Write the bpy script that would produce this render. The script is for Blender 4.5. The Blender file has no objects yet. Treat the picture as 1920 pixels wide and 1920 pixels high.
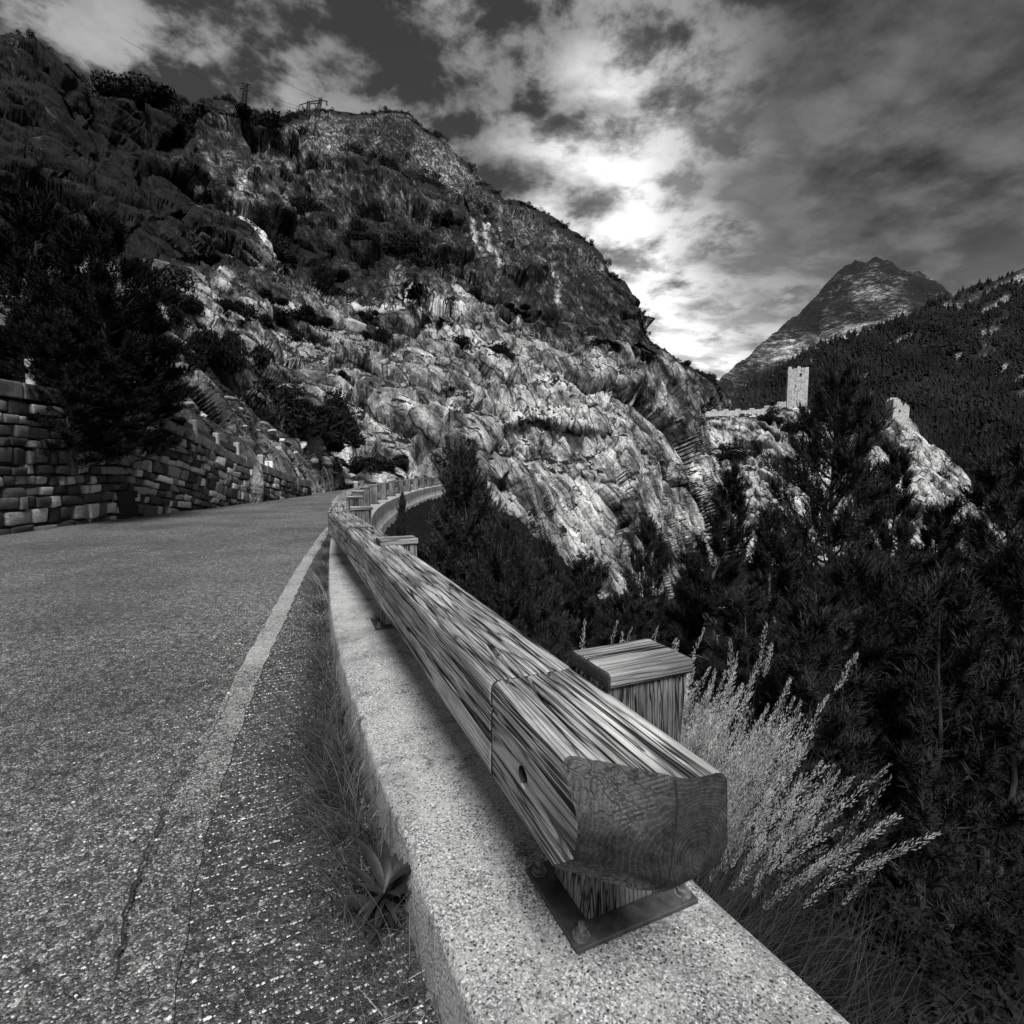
import bpy, bmesh, math, random
import numpy as np
from mathutils import Vector, Matrix

# ------------------------------------------------------------------ camera, sky, sun, exposure
S = bpy.context.scene
COL = S.collection
F = 1000.0                      # focal length in pixels of the 1920 px photograph
CAMZ = 1.05
PITCH = math.atan(0.088)        # horizon 88 px above the middle
cam_d = bpy.data.cameras.new('camera'); cam = bpy.data.objects.new('camera', cam_d); COL.objects.link(cam)
cam_d.sensor_width = 36.0; cam_d.lens = 36.0 * F / 1920.0
cam_d.clip_start = 0.02; cam_d.clip_end = 20000.0
cam.location = (0, 0, CAMZ); cam.rotation_euler = (math.pi / 2 - PITCH, 0, 0)
S.camera = cam
S.view_settings.view_transform = 'Standard'; S.view_settings.look = 'None'
S.view_settings.gamma = 1.0; S.view_settings.use_curve_mapping = False
S.view_settings.exposure = 0.74
S.render.engine = 'CYCLES'
S.cycles.max_bounces = 3; S.cycles.diffuse_bounces = 2; S.cycles.glossy_bounces = 1
S.cycles.transparent_max_bounces = 4; S.cycles.transmission_bounces = 2

SUN_EL, SUN_AZ = math.radians(58), math.radians(170)   # azimuth from +y (view direction), negative = left
sun_dir = Vector((math.sin(SUN_AZ) * math.cos(SUN_EL), math.cos(SUN_AZ) * math.cos(SUN_EL), math.sin(SUN_EL)))
sd = bpy.data.lights.new('sun', 'SUN'); sd.energy = 4.2; sd.angle = math.radians(24); sd.color = (1, 0.995, 0.985)
so = bpy.data.objects.new('sun', sd); COL.objects.link(so)
so.rotation_euler = (-sun_dir).to_track_quat('-Z', 'Y').to_euler(); so.location = sun_dir * 60

CP, SP = math.cos(PITCH), math.sin(PITCH)
def ray(u, v):
    a = (u - 960.0) / F; b = (960.0 - v) / F
    return Vector((a, CP + b * SP, -SP + b * CP))
def at(u, v, y):                # point on the pixel's ray at world distance y in front of the camera
    r = ray(u, v); k = y / r.y
    return Vector((r.x * k, y, CAMZ + r.z * k))
def onz(u, v, z):
    r = ray(u, v); k = (z - CAMZ) / r.z
    return Vector((r.x * k, r.y * k, z))
def at_np(u, v, y):
    a = (u - 960.0) / F; b = (960.0 - v) / F
    ry = CP + b * SP; rz = -SP + b * CP
    k = y / ry
    return np.stack([a * k, y + 0 * a, CAMZ + rz * k], -1)

# ------------------------------------------------------------------ node helper
class NT:
    def __init__(s, tree): s.t = tree; s.n = tree.nodes; s.l = tree.links
    def new(s, typ, **kw):
        nd = s.n.new(typ)
        for k, v in kw.items(): setattr(nd, k, v)
        return nd
    def put(s, sock, val):
        if isinstance(val, bpy.types.NodeSocket): s.l.new(val, sock)
        elif val is not None: sock.default_value = val
    def math(s, op, a, b=None, c=None, clamp=False):
        n = s.new('ShaderNodeMath', operation=op, use_clamp=clamp)
        s.put(n.inputs[0], a); s.put(n.inputs[1], b); s.put(n.inputs[2], c); return n.outputs[0]
    def vmath(s, op, a, b=None, scale=None):
        n = s.new('ShaderNodeVectorMath', operation=op)
        s.put(n.inputs[0], a)
        if b is not None: s.put(n.inputs[1], b)
        if scale is not None: s.put(n.inputs['Scale'], scale)
        return n.outputs['Value'] if op in ('DOT_PRODUCT', 'LENGTH', 'DISTANCE') else n.outputs[0]
    def noise(s, vec, scale, detail=4, rough=0.55, dist=0.0, lac=2.0, color=False):
        n = s.new('ShaderNodeTexNoise'); s.put(n.inputs['Vector'], vec)
        n.inputs['Scale'].default_value = scale; n.inputs['Detail'].default_value = detail
        n.inputs['Roughness'].default_value = rough; n.inputs['Distortion'].default_value = dist
        n.inputs['Lacunarity'].default_value = lac
        return n.outputs['Color' if color else 'Fac']
    def voro(s, vec, scale, feature='F1', out='Distance', rand=1.0):
        n = s.new('ShaderNodeTexVoronoi', feature=feature); s.put(n.inputs['Vector'], vec)
        n.inputs['Scale'].default_value = scale; n.inputs['Randomness'].default_value = rand
        return n.outputs[out]
    def ramp(s, fac, stops, interp='LINEAR'):
        n = s.new('ShaderNodeValToRGB'); s.put(n.inputs[0], fac)
        cr = n.color_ramp; cr.interpolation = interp
        while len(cr.elements) < len(stops): cr.elements.new(0.5)
        for e, (p, c) in zip(cr.elements, stops):
            e.position = p; e.color = (c, c, c, 1) if not isinstance(c, tuple) else c
        return n.outputs[0]
    def mapr(s, val, a, b, c=0.0, d=1.0, smooth=False):
        n = s.new('ShaderNodeMapRange'); n.interpolation_type = 'SMOOTHSTEP' if smooth else 'LINEAR'
        s.put(n.inputs[0], val)
        for i, x in zip((1, 2, 3, 4), (a, b, c, d)): n.inputs[i].default_value = x
        return n.outputs[0]
    def mix(s, fac, a, b):      # float mix
        n = s.new('ShaderNodeMix'); n.data_type = 'FLOAT'
        s.put(n.inputs[0], fac); s.put(n.inputs[2], a); s.put(n.inputs[3], b); return n.outputs[0]
    def mapping(s, vec, scale=(1, 1, 1), rot=(0, 0, 0), loc=(0, 0, 0)):
        n = s.new('ShaderNodeMapping'); s.put(n.inputs[0], vec)
        n.inputs['Scale'].default_value = scale; n.inputs['Rotation'].default_value = rot; n.inputs['Location'].default_value = loc
        return n.outputs[0]
    def along(s, vec, rot, stretch):   # coordinates stretched along a tilted axis
        n = s.new('ShaderNodeMapping', vector_type='TEXTURE'); s.put(n.inputs[0], vec)
        n.inputs['Rotation'].default_value = rot; n.inputs['Scale'].default_value = stretch
        return n.outputs[0]
    def co(s, which='Object'): return s.new('ShaderNodeTexCoord').outputs[which]
    def attr(s, name): return s.new('ShaderNodeAttribute', attribute_name=name).outputs['Fac']
    def rnd(s): return s.new('ShaderNodeObjectInfo').outputs['Random']
    def bump(s, h, strength=0.5, dist=0.01, normal=None):
        n = s.new('ShaderNodeBump'); s.put(n.inputs['Height'], h)
        n.inputs['Strength'].default_value = strength; n.inputs['Distance'].default_value = dist
        if normal is not None: s.put(n.inputs['Normal'], normal)
        return n.outputs[0]
    def out(s, col, rough=0.8, normal=None, spec=0.3, metal=0.0, subs=None):
        p = s.new('ShaderNodeBsdfPrincipled'); o = s.new('ShaderNodeOutputMaterial')
        s.put(p.inputs['Base Color'], col if not isinstance(col, float) else (col, col, col, 1))
        s.put(p.inputs['Roughness'], rough); p.inputs['Specular IOR Level'].default_value = spec
        p.inputs['Metallic'].default_value = metal
        if normal is not None: s.put(p.inputs['Normal'], normal)
        s.l.new(p.outputs[0], o.inputs[0])
MATS = {}
def material(name):
    m = bpy.data.materials.new(name); m.use_nodes = True; m.node_tree.nodes.clear()
    MATS[name] = m
    return NT(m.node_tree)

# ------------------------------------------------------------------ world: daylight sky seen through a red filter, with broken cloud
W = bpy.data.worlds.new('World'); S.world = W; W.use_nodes = True; W.node_tree.nodes.clear()
w = NT(W.node_tree)
sky = w.new('ShaderNodeTexSky', sky_type='NISHITA'); sky.sun_disc = False
sky.sun_elevation = SUN_EL; sky.sun_rotation = SUN_AZ
sep = w.new('ShaderNodeSeparateColor'); w.l.new(sky.outputs[0], sep.inputs[0])
skyv = w.math('MULTIPLY', sep.outputs[0], 0.05)             # the red part of the blue sky
d = w.co('Generated')
xyz = w.new('ShaderNodeSeparateXYZ'); w.l.new(d, xyz.inputs[0])
zz = w.math('ADD', w.math('MAXIMUM', xyz.outputs[2], 0.0), 0.22)
cmb = w.new('ShaderNodeCombineXYZ')
w.put(cmb.inputs[0], w.math('DIVIDE', xyz.outputs[0], zz)); w.put(cmb.inputs[1], w.math('DIVIDE', xyz.outputs[1], zz))
pl = cmb.outputs[0]
def lobe(u, v, inner, outer, warp):     # smooth cloud mass round a direction, edge broken by noise
    dv = ray(u, v).normalized()
    dot = w.vmath('DOT_PRODUCT', d, tuple(dv))
    dot = w.math('ADD', dot, warp)
    return w.mapr(dot, math.cos(math.radians(outer)), math.cos(math.radians(inner)), 0, 1, True)
n_big = w.noise(w.mapping(pl, loc=(3.1, 1.7, 0)), 1.5, 3, 0.55, 0.4)
n_mid = w.noise(w.mapping(pl, loc=(7.3, 2.2, 0.5)), 5.6, 7, 0.60, 0.10)
n_soft = w.noise(w.mapping(pl, scale=(0.9, 1.7, 1), loc=(0.4, 5.2, 0)), 2.3, 5, 0.55, 0.3)
warp = w.math('MULTIPLY', w.math('SUBTRACT', n_soft, 0.5), 0.15)
warp2 = w.math('MULTIPLY', w.math('SUBTRACT', n_mid, 0.5), 0.10)
wsum = w.math('ADD', warp, warp2)
mass = lobe(1790, 215, 9, 24, wsum)                          # heavy dark cloud over the peak
glow = lobe(1320, 580, 9, 25, w.math('MULTIPLY', wsum, 0.55))                          # thin bright cloud by the ridge
# mottled layer with dark gaps of filtered blue sky
cov = w.mapr(n_mid, 0.42, 0.56, 0, 1, True)
thick = w.mapr(n_big, 0.32, 0.68, 0.09, 0.36)
thick = w.math('MULTIPLY', thick, w.mapr(n_mid, 0.45, 0.75, 0.75, 1.2))
mott = w.mix(cov, w.math('ADD', w.math('MULTIPLY', skyv, 0.5), 0.012), thick)
# bright veil
vn_ = w.math('ADD', w.math('MULTIPLY', n_soft, 0.5), w.math('MULTIPLY', n_mid, 0.5))
veil = w.mapr(vn_, 0.40, 0.56, 0.34, 1.02)
low = w.mapr(xyz.outputs[2], 0.42, 0.10, 0, 1, True)
fveil = w.math('MAXIMUM', w.math('MULTIPLY', low, 0.95), w.math('MULTIPLY', glow, w.mapr(n_mid, 0.38, 0.52, 0.35, 1.0)))
c1 = w.mix(fveil, mott, veil)
dark = w.mapr(vn_, 0.36, 0.64, 0.012, 0.13)
c2 = w.mix(w.math('MULTIPLY', mass, 0.97), c1, dark)
bg = w.new('ShaderNodeBackground'); wo = w.new('ShaderNodeOutputWorld')
w.l.new(c2, bg.inputs[0]); bg.inputs[1].default_value = 0.80
w.l.new(bg.outputs[0], wo.inputs[0])

# ------------------------------------------------------------------ numpy noise
def _hash(ix, iy, iz, seed):
    h = (ix.astype(np.int64) * 374761393 + iy.astype(np.int64) * 668265263 + iz.astype(np.int64) * 2147483647 + seed * 974711) & 0xFFFFFFFF
    h = ((h ^ (h >> 13)) * 1274126177) & 0xFFFFFFFF
    h = ((h ^ (h >> 16)) * 2246822519) & 0xFFFFFFFF
    return ((h ^ (h >> 15)) & 0xFFFFFF) / float(0xFFFFFF)
def vnoise(p, seed=0):
    i = np.floor(p); f = p - i; i = i.astype(np.int64)
    t = f * f * f * (f * (f * 6 - 15) + 10)
    r = 0
    for dx in (0, 1):
        wx = t[:, 0] if dx else 1 - t[:, 0]
        for dy in (0, 1):
            wy = t[:, 1] if dy else 1 - t[:, 1]
            for dz in (0, 1):
                wz = t[:, 2] if dz else 1 - t[:, 2]
                r = r + wx * wy * wz * _hash(i[:, 0] + dx, i[:, 1] + dy, i[:, 2] + dz, seed)
    return r * 2 - 1
def fbm(p, octv=5, gain=0.5, seed=0):
    a, r = 1.0, 0
    for k in range(octv):
        r = r + a * vnoise(p * (2.03 ** k) + k * 17.3, seed + k); a *= gain
    return r
def cells(p, seed=0):
    """faceted blocks: each cell has its own offset and tilt; returns height and distance to the border"""
    i = np.floor(p).astype(np.int64); N = len(p)
    best = np.full(N, 9.0); sec = np.full(N, 9.0); hid = np.zeros(N)
    for dx in (-1, 0, 1):
        for dy in (-1, 0, 1):
            for dz in (-1, 0, 1):
                c = i + np.array([dx, dy, dz])
                h1 = _hash(c[:, 0], c[:, 1], c[:, 2], seed); h2 = _hash(c[:, 0], c[:, 1], c[:, 2], seed + 1); h3 = _hash(c[:, 0], c[:, 1], c[:, 2], seed + 2)
                q = c + np.stack([h1, h2, h3], -1) - p
                dd = np.sqrt((q * q).sum(-1))
                off = _hash(c[:, 0], c[:, 1], c[:, 2], seed + 5) - 0.5
                tl = (q[:, 0] * (h1 - .5) + q[:, 1] * (h2 - .5) + q[:, 2] * (h3 - .5)) * 1.6
                m = dd < best
                sec = np.where(m, best, np.minimum(sec, dd))
                hid = np.where(m, off + tl, hid)
                best = np.where(m, dd, best)
    return hid, sec - best
def sstep(a, b, x):
    t = np.clip((x - a) / (b - a), 0, 1); return t * t * (3 - 2 * t)

# ------------------------------------------------------------------ object helpers
def mesh_obj(name, verts, faces, mat=None, parent=None, smooth=False, attrs=None):
    me = bpy.data.meshes.new(name)
    if isinstance(verts, np.ndarray):
        verts = np.asarray(verts, np.float32); nv = len(verts)
        me.vertices.add(nv); me.vertices.foreach_set('co', verts.ravel())
        faces = np.asarray(faces, np.int32); nf, k = faces.shape
        me.loops.add(nf * k); me.loops.foreach_set('vertex_index', faces.ravel())
        me.polygons.add(nf); me.polygons.foreach_set('loop_start', np.arange(0, nf * k, k, dtype=np.int32))
        me.update(calc_edges=True); me.validate()
    else:
        me.from_pydata([tuple(v) for v in verts], [], faces); me.update()
    if smooth: me.polygons.foreach_set('use_smooth', np.ones(len(me.polygons), bool))
    if attrs:
        for k, a in attrs.items():
            at_ = me.attributes.new(k, 'FLOAT', 'POINT'); at_.data.foreach_set('value', np.asarray(a, np.float32))
    if mat: me.materials.append(MATS[mat])
    return link(name, me, parent)
def link(name, me, parent=None):
    o = bpy.data.objects.new(name, me); COL.objects.link(o)
    if parent is not None: o.parent = parent
    return o
def bm_obj(name, bm, mat=None, parent=None, smooth=False):
    me = bpy.data.meshes.new(name); bm.to_mesh(me); bm.free()
    if smooth:
        for p in me.polygons: p.use_smooth = True
    if mat: me.materials.append(MATS[mat])
    return link(name, me, parent)
def thing(name, label, cat, loc=(0, 0, 0), rot=(0, 0, 0), group=None):
    o = bpy.data.objects.new(name, None); COL.objects.link(o)
    o.empty_display_size = 0.1; o.location = loc; o.rotation_euler = rot
    return tag(o, label, cat, group)
def tag(o, label=None, cat=None, group=None, kind=None):
    if label: o['label'] = label
    if cat: o['category'] = cat
    if group: o['group'] = group
    if kind: o['kind'] = kind
    return o
def copy_tree(o, parent=None):
    c = o.copy(); COL.objects.link(c); c.parent = parent
    for ch in list(o.children):
        copy_tree(ch, c)
    return c
def box_bm(sx, sy, sz, bevel=0.0, seg=2, bm=None, mtx=None):
    b = bmesh.new(); bmesh.ops.create_cube(b, size=1.0, matrix=Matrix.Diagonal((sx, sy, sz, 1)))
    if bevel: bmesh.ops.bevel(b, geom=b.edges[:], offset=bevel, segments=seg, affect='EDGES', profile=0.6)
    if mtx is not None: bmesh.ops.transform(b, matrix=mtx, verts=b.verts)
    return b
def bar(verts, faces, a, b, r, n=5, r2=None):
    """tube between two points appended to lists"""
    a = Vector(a); b = Vector(b); dv = (b - a)
    if dv.length < 1e-6: return
    q = dv.to_track_quat('Z', 'Y'); r2 = r if r2 is None else r2
    s0 = len(verts)
    for p, rr in ((a, r), (b, r2)):
        for k in range(n):
            an = 2 * math.pi * k / n
            verts.append(p + q @ Vector((math.cos(an) * rr, math.sin(an) * rr, 0)))
    for k in range(n):
        k2 = (k + 1) % n; faces.append((s0 + k, s0 + k2, s0 + n + k2, s0 + n + k))
    faces.append(tuple(s0 + n + k for k in range(n))); faces.append(tuple(s0 + n - 1 - k for k in range(n)))
def grid_faces(nr, nc):
    a = np.arange(nr * nc).reshape(nr, nc)
    return np.stack([a[:-1, :-1].ravel(), a[:-1, 1:].ravel(), a[1:, 1:].ravel(), a[1:, :-1].ravel()], -1)

# ------------------------------------------------------------------ materials
def make_materials():
    # --- rock
    for nm, lo, hi, sc in (('rock', 0.0, 1.0, 1.0), ('far_rock', 0.0, 0.62, 0.12)):
        m = material(nm); c = m.co()
        tone = m.attr('tone'); veg = m.attr('veg')
        big = m.noise(c, 0.07 * sc, 3, 0.6, 0.5)
        n1 = m.noise(c, 0.22 * sc, 8, 0.64, 0.3)
        dip = m.along(c, (0.0, -0.43, 0.0), (1, 1.6, 5.0)) if nm == 'rock' else c
        st = m.noise(dip, 0.55 * sc, 7, 0.62, 0.4)
        fine = m.noise(c, 3.0 * sc, 4, 0.7)
        v = m.math('ADD', m.math('MULTIPLY', n1, 0.42), m.math('MULTIPLY', st, 0.46))
        v = m.math('ADD', v, m.math('MULTIPLY', fine, 0.12))
        v = m.math('ADD', v, m.math('MULTIPLY', m.math('SUBTRACT', big, 0.5), 0.24))
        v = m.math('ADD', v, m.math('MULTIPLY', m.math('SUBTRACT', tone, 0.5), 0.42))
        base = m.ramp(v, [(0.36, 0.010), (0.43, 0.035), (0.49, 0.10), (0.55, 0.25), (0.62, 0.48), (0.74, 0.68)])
        wc = m.vmath('ADD', c, m.vmath('SCALE', m.noise(c, 0.25 * sc, 3, 0.6, color=True), scale=3.0 / sc))
        ed = m.voro(m.along(wc, (0.0, -0.43, 0.0), (1, 1.5, 3.2)), 0.30 * sc, 'DISTANCE_TO_EDGE')
        ed2 = m.voro(m.along(wc, (0.3, -0.2, 0.4), (1, 1, 1.8)), 0.95 * sc, 'DISTANCE_TO_EDGE')
        crack = m.math('MULTIPLY', m.mapr(ed, 0.0, 0.05, 0.05, 1), m.mapr(ed2, 0.0, 0.06, 0.35, 1))
        base = m.math('MULTIPLY', base, crack)
        vn = m.noise(c, 0.7 * sc, 6, 0.68)
        vm = m.mapr(m.math('ADD', veg, m.math('MULTIPLY', m.math('SUBTRACT', vn, 0.5), 2.0)), 0.52, 0.64, 0, 1)
        col = m.mix(vm, base, m.ramp(m.noise(c, 5.0 * sc, 4, 0.75), [(0.35, 0.002), (0.52, 0.008), (0.68, 0.045)]))
        h = m.math('ADD', m.math('MULTIPLY', n1, 0.8), m.math('ADD', m.math('MULTIPLY', st, 1.2), m.math('MULTIPLY', fine, 0.12)))
        nb = m.bump(h, 1.0, 1.4 if nm == 'rock' else 5.0)
        m.out(col, 0.9, nb, 0.1)
    # --- asphalt
    for nm, k in (('asphalt', 1.0), ('shoulder_asphalt', 0.6), ('road_paint', 1.0)):
        m = material(nm); c = m.co()
        cellc = m.voro(c, 230, 'F1', 'Color'); cd = m.voro(c, 230, 'F1', 'Distance')
        sepc = m.new('ShaderNodeSeparateColor'); m.l.new(cellc, sepc.inputs[0])
        c2 = m.voro(c, 95, 'F1', 'Color'); sep2 = m.new('ShaderNodeSeparateColor'); m.l.new(c2, sep2.inputs[0])
        big = m.noise(c, 0.6, 5, 0.65); mid = m.noise(c, 22, 4, 0.7)
        chips = m.ramp(sepc.outputs[0], [(0.0, 0.012), (0.5, 0.045 * k), (0.78, 0.13 * k), (0.92, 0.30 * k), (1.0, 0.62)])
        chips2 = m.ramp(sep2.outputs[1], [(0.0, 0.02 * k), (0.7, 0.07 * k), (0.93, 0.16 * k), (1.0, 0.5)])
        col = m.mix(0.35, chips, chips2)
        col = m.math('MULTIPLY', col, m.mapr(big, 0.3, 0.7, 0.42, 1.25))
        col = m.math('MULTIPLY', col, m.mapr(mid, 0.35, 0.65, 0.45, 1.5))
        if nm == 'road_paint':
            wear = m.noise(c, 45, 6, 0.78); w2 = m.noise(c, 3.0, 4, 0.6)
            ys_ = m.new('ShaderNodeSeparateXYZ'); m.l.new(c, ys_.inputs[0])
            old = m.mapr(ys_.outputs[1], 1.0, 3.2, -0.16, 0.12)       # the paint is older and thinner near the end of the rail
            msk = m.mapr(m.math('ADD', m.math('ADD', m.math('MULTIPLY', wear, 0.6), m.math('MULTIPLY', w2, 0.5)), m.math('ADD', old, m.math('MULTIPLY', sepc.outputs[0], 0.22))), 0.58, 0.80)
            col = m.mix(msk, col, m.mapr(wear, 0.3, 0.7, 0.14, 0.38))
        h = m.math('ADD', m.math('MULTIPLY', sepc.outputs[1], 0.6), m.math('SUBTRACT', mid, cd))
        m.out(col, 0.62, m.bump(h, 0.7, 0.005), 0.35)
    m = material('crack_fill'); m.out(m.mapr(m.noise(m.co(), 80, 3), 0.3, 0.7, 0.004, 0.02), 0.95)
    # --- concrete
    m = material('concrete'); c = m.co()
    agg = m.voro(c, 290, 'F1', 'Color'); sp = m.new('ShaderNodeSeparateColor'); m.l.new(agg, sp.inputs[0])
    big = m.noise(c, 1.5, 6, 0.65); fine = m.noise(c, 170, 5, 0.8); mid = m.noise(c, 9, 6, 0.7)
    worn = m.mapr(m.math('ADD', m.math('MULTIPLY', mid, 0.6), m.math('MULTIPLY', big, 0.4)), 0.40, 0.62)
    smooth_c = m.mapr(fine, 0.30, 0.70, 0.10, 0.52)
    rough_c = m.math('MULTIPLY', m.ramp(sp.outputs[0], [(0, 0.05), (0.35, 0.20), (0.7, 0.38), (1, 0.70)]), m.mapr(fine, 0.32, 0.66, 0.12, 1.35))
    col = m.mix(worn, smooth_c, rough_c)
    pit = m.voro(m.vmath('ADD', c, m.vmath('SCALE', m.noise(c, 60, 2, color=True), scale=0.014)), 95, 'F1')
    pitm = m.mapr(pit, 0.10, 0.30, 0.15, 1)
    col = m.math('MULTIPLY', col, pitm)
    grime = m.mapr(m.noise(c, 2.4, 7, 0.72), 0.48, 0.66, 1.0, 0.42)
    col = m.math('MULTIPLY', col, grime)
    col = m.math('MULTIPLY', col, m.mapr(m.noise(c, 11, 6, 0.75), 0.55, 0.66, 1.0, 0.35))
    h = m.math('ADD', m.math('MULTIPLY', fine, 0.8), m.math('MULTIPLY', pitm, 0.7))
    m.out(col, 0.85, m.bump(h, 0.9, 0.005), 0.2)
    m = material('pale_concrete'); c = m.co()
    col = m.math('MULTIPLY', m.mapr(m.noise(c, 1.2, 8, 0.7), 0.3, 0.7, 0.14, 0.42), m.mapr(m.noise(m.mapping(c, scale=(1, 1, 0.2)), 4, 5, 0.6), 0.35, 0.6, 0.6, 1.1))
    m.out(col, 0.85, m.bump(m.noise(c, 8, 8, 0.7), 0.6, 0.05), 0.2)
    # --- weathered timber: growth rings round the pith, stretched along the beam (local x)
    for nm, gain in (('timber', 0.80), ('end_timber', 0.95), ('post_timber', 0.55)):
        m = material(nm); c = m.co(); r = m.rnd()
        off = m.new('ShaderNodeCombineXYZ'); m.put(off.inputs[0], m.math('MULTIPLY', r, 37.0)); m.put(off.inputs[1], m.math('MULTIPLY', r, 11.0))
        cc = m.vmath('ADD', c, off.outputs[0])
        if nm == 'post_timber': stretch = (1, 1, 0.12); perp = (1, 1, 0)
        else: stretch = (0.12, 1, 1); perp = (0, 1, 1)
        def strx(k): return tuple(k if q < 1 else 1 for q in stretch)
        wob = m.vmath('SCALE', m.vmath('SUBTRACT', m.noise(m.mapping(cc, scale=strx(0.10)), 8.0, 3, 0.5, 0.1, color=True), (0.5, 0.5, 0.5)), scale=0.06)
        q = m.vmath('MULTIPLY', m.vmath('ADD', c, wob), perp)
        pith = {'timber': (0.0, 0.03, -0.26), 'end_timber': (0.0, -0.045, -0.125), 'post_timber': (0.16, -0.07, 0)}[nm]
        rad = m.vmath('LENGTH', m.vmath('SUBTRACT', q, pith))
        ring = m.math('FRACT', m.math('MULTIPLY', rad, {'timber': 150.0, 'end_timber': 165.0, 'post_timber': 90.0}[nm]))
        saw = m.ramp(ring, [(0.0, 0.05), (0.10, 0.85), (0.70, 1.0), (0.90, 0.55), (1.0, 0.05)])
        fib = m.noise(m.mapping(cc, scale=strx(0.035)), 340, 4, 0.8)
        tone = m.noise(m.mapping(cc, scale=strx(0.16)), 13, 5, 0.62)
        split = m.noise(m.mapping(cc, scale=strx(0.022)), 26, 3, 0.6)
        crack = m.math('MULTIPLY', m.mapr(m.math('ABSOLUTE', m.math('SUBTRACT', split, 0.5)), 0.008, 0.030, 0.03, 1), m.mapr(m.math('ABSOLUTE', m.math('SUBTRACT', split, 0.41)), 0.004, 0.016, 0.10, 1))
        v = m.math('ADD', m.math('MULTIPLY', saw, 0.26), m.math('MULTIPLY', fib, 0.50))
        v = m.math('ADD', v, m.math('MULTIPLY', m.math('SUBTRACT', tone, 0.5), 0.50))
        col = m.ramp(v, [(0.18, 0.03), (0.32, 0.09), (0.45, 0.22), (0.58, 0.42), (0.76, 0.62)])
        col = m.math('MULTIPLY', col, m.mapr(m.noise(cc, 2.3, 3, 0.6), 0.35, 0.65, 0.55, 1.25))
        col = m.math('MULTIPLY', m.math('MULTIPLY', col, crack), gain)
        # sawn ends soak up water and go dark
        nrm = m.new('ShaderNodeNewGeometry'); 
        vt = m.new('ShaderNodeVectorTransform', vector_type='NORMAL', convert_from='WORLD', convert_to='OBJECT'); m.l.new(nrm.outputs['True Normal'], vt.inputs[0])
        sx = m.new('ShaderNodeSeparateXYZ'); m.l.new(vt.outputs[0], sx.inputs[0])
        ax = m.math('ABSOLUTE', sx.outputs[2 if nm == 'post_timber' else 0])
        if nm != 'post_timber':
            endm = m.mapr(ax, 0.42, 0.66)
            ps = m.new('ShaderNodeSeparateXYZ'); m.l.new(m.vmath('SUBTRACT', c, pith), ps.inputs[0])
            ang = m.math('ARCTAN2', ps.outputs[2], ps.outputs[1]); chk = m.new('ShaderNodeCombineXYZ'); m.put(chk.inputs[0], m.math('MULTIPLY', ang, 5.0)); m.put(chk.inputs[1], m.math('MULTIPLY', rad, 9.0))
            radial = m.mapr(m.math('ABSOLUTE', m.math('SUBTRACT', m.noise(chk.outputs[0], 1.6, 4, 0.6), 0.5)), 0.0, 0.012, 0.15, 1)
            endc = m.math('MULTIPLY', m.ramp(saw, [(0.1, 0.026), (0.7, 0.017), (1.0, 0.012)]), m.math('MULTIPLY', radial, m.mapr(m.noise(cc, 45, 5, 0.75), 0.32, 0.68, 0.4, 2.6)))
            col = m.mix(endm, col, endc)
        h = m.math('ADD', m.math('MULTIPLY', saw, 0.3), m.math('ADD', m.math('MULTIPLY', fib, 0.6), m.math('MULTIPLY', crack, 1.2)))
        if nm != 'post_timber': h = m.math('MULTIPLY', h, m.mix(endm, 1.0, 0.07))
        m.out(col, 0.8, m.bump(h, 0.7, 0.003), 0.2)
    m = material('steel_plate'); c = m.co()
    n = m.noise(c, 25, 7, 0.7)
    m.out(m.mapr(n, 0.35, 0.7, 0.012, 0.06), m.mapr(n, 0.3, 0.7, 0.55, 0.85), m.bump(n, 0.4, 0.003), 0.4)
    m = material('bolt_steel'); m.out(m.mapr(m.noise(m.co(), 90, 4), 0.3, 0.7, 0.06, 0.22), 0.5, None, 0.5, 0.5)
    # --- masonry
    m = material('wall_stone'); c = m.co(); r = m.rnd()
    off = m.new('ShaderNodeCombineXYZ'); m.put(off.inputs[0], m.math('MULTIPLY', r, 57.0))
    cc = m.vmath('ADD', c, off.outputs[0])
    n = m.noise(cc, 7, 8, 0.7); n2 = m.noise(cc, 30, 5, 0.7)
    base = m.ramp(r, [(0.0, 0.02), (0.4, 0.06), (0.65, 0.16), (0.85, 0.33), (1.0, 0.45)])
    col = m.math('MULTIPLY', base, m.math('MULTIPLY', m.mapr(n, 0.3, 0.7, 0.45, 1.5), m.mapr(n2, 0.3, 0.7, 0.7, 1.25)))
    m.out(col, 0.85, m.bump(m.math('ADD', n, m.math('MULTIPLY', n2, 0.4)), 0.9, 0.03), 0.25)
    m = material('mortar'); c = m.co(); n = m.noise(c, 5, 8, 0.7)
    m.out(m.mapr(n, 0.3, 0.7, 0.010, 0.06), 0.95, m.bump(n, 1.0, 0.04), 0.05)
    m = material('coping'); c = m.co(); n = m.noise(c, 4, 9, 0.7)
    m.out(m.mapr(n, 0.35, 0.7, 0.04, 0.17), 0.9, m.bump(n, 0.8, 0.03), 0.2)
    m = material('tower_stone'); c = m.co()
    br = m.voro(m.mapping(c, scale=(1, 1, 1.7)), 1.5, 'DISTANCE_TO_EDGE')
    n = m.noise(c, 0.9, 8, 0.7)
    col = m.math('MULTIPLY', m.mapr(n, 0.3, 0.7, 0.24, 0.56), m.mapr(br, 0, 0.10, 0.40, 1))
    m.out(col, 0.9, m.bump(m.math('ADD', m.noise(c, 3, 6, 0.7), br), 0.8, 0.15), 0.2)
    m = material('void'); m.out(0.01, 0.95)
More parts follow.
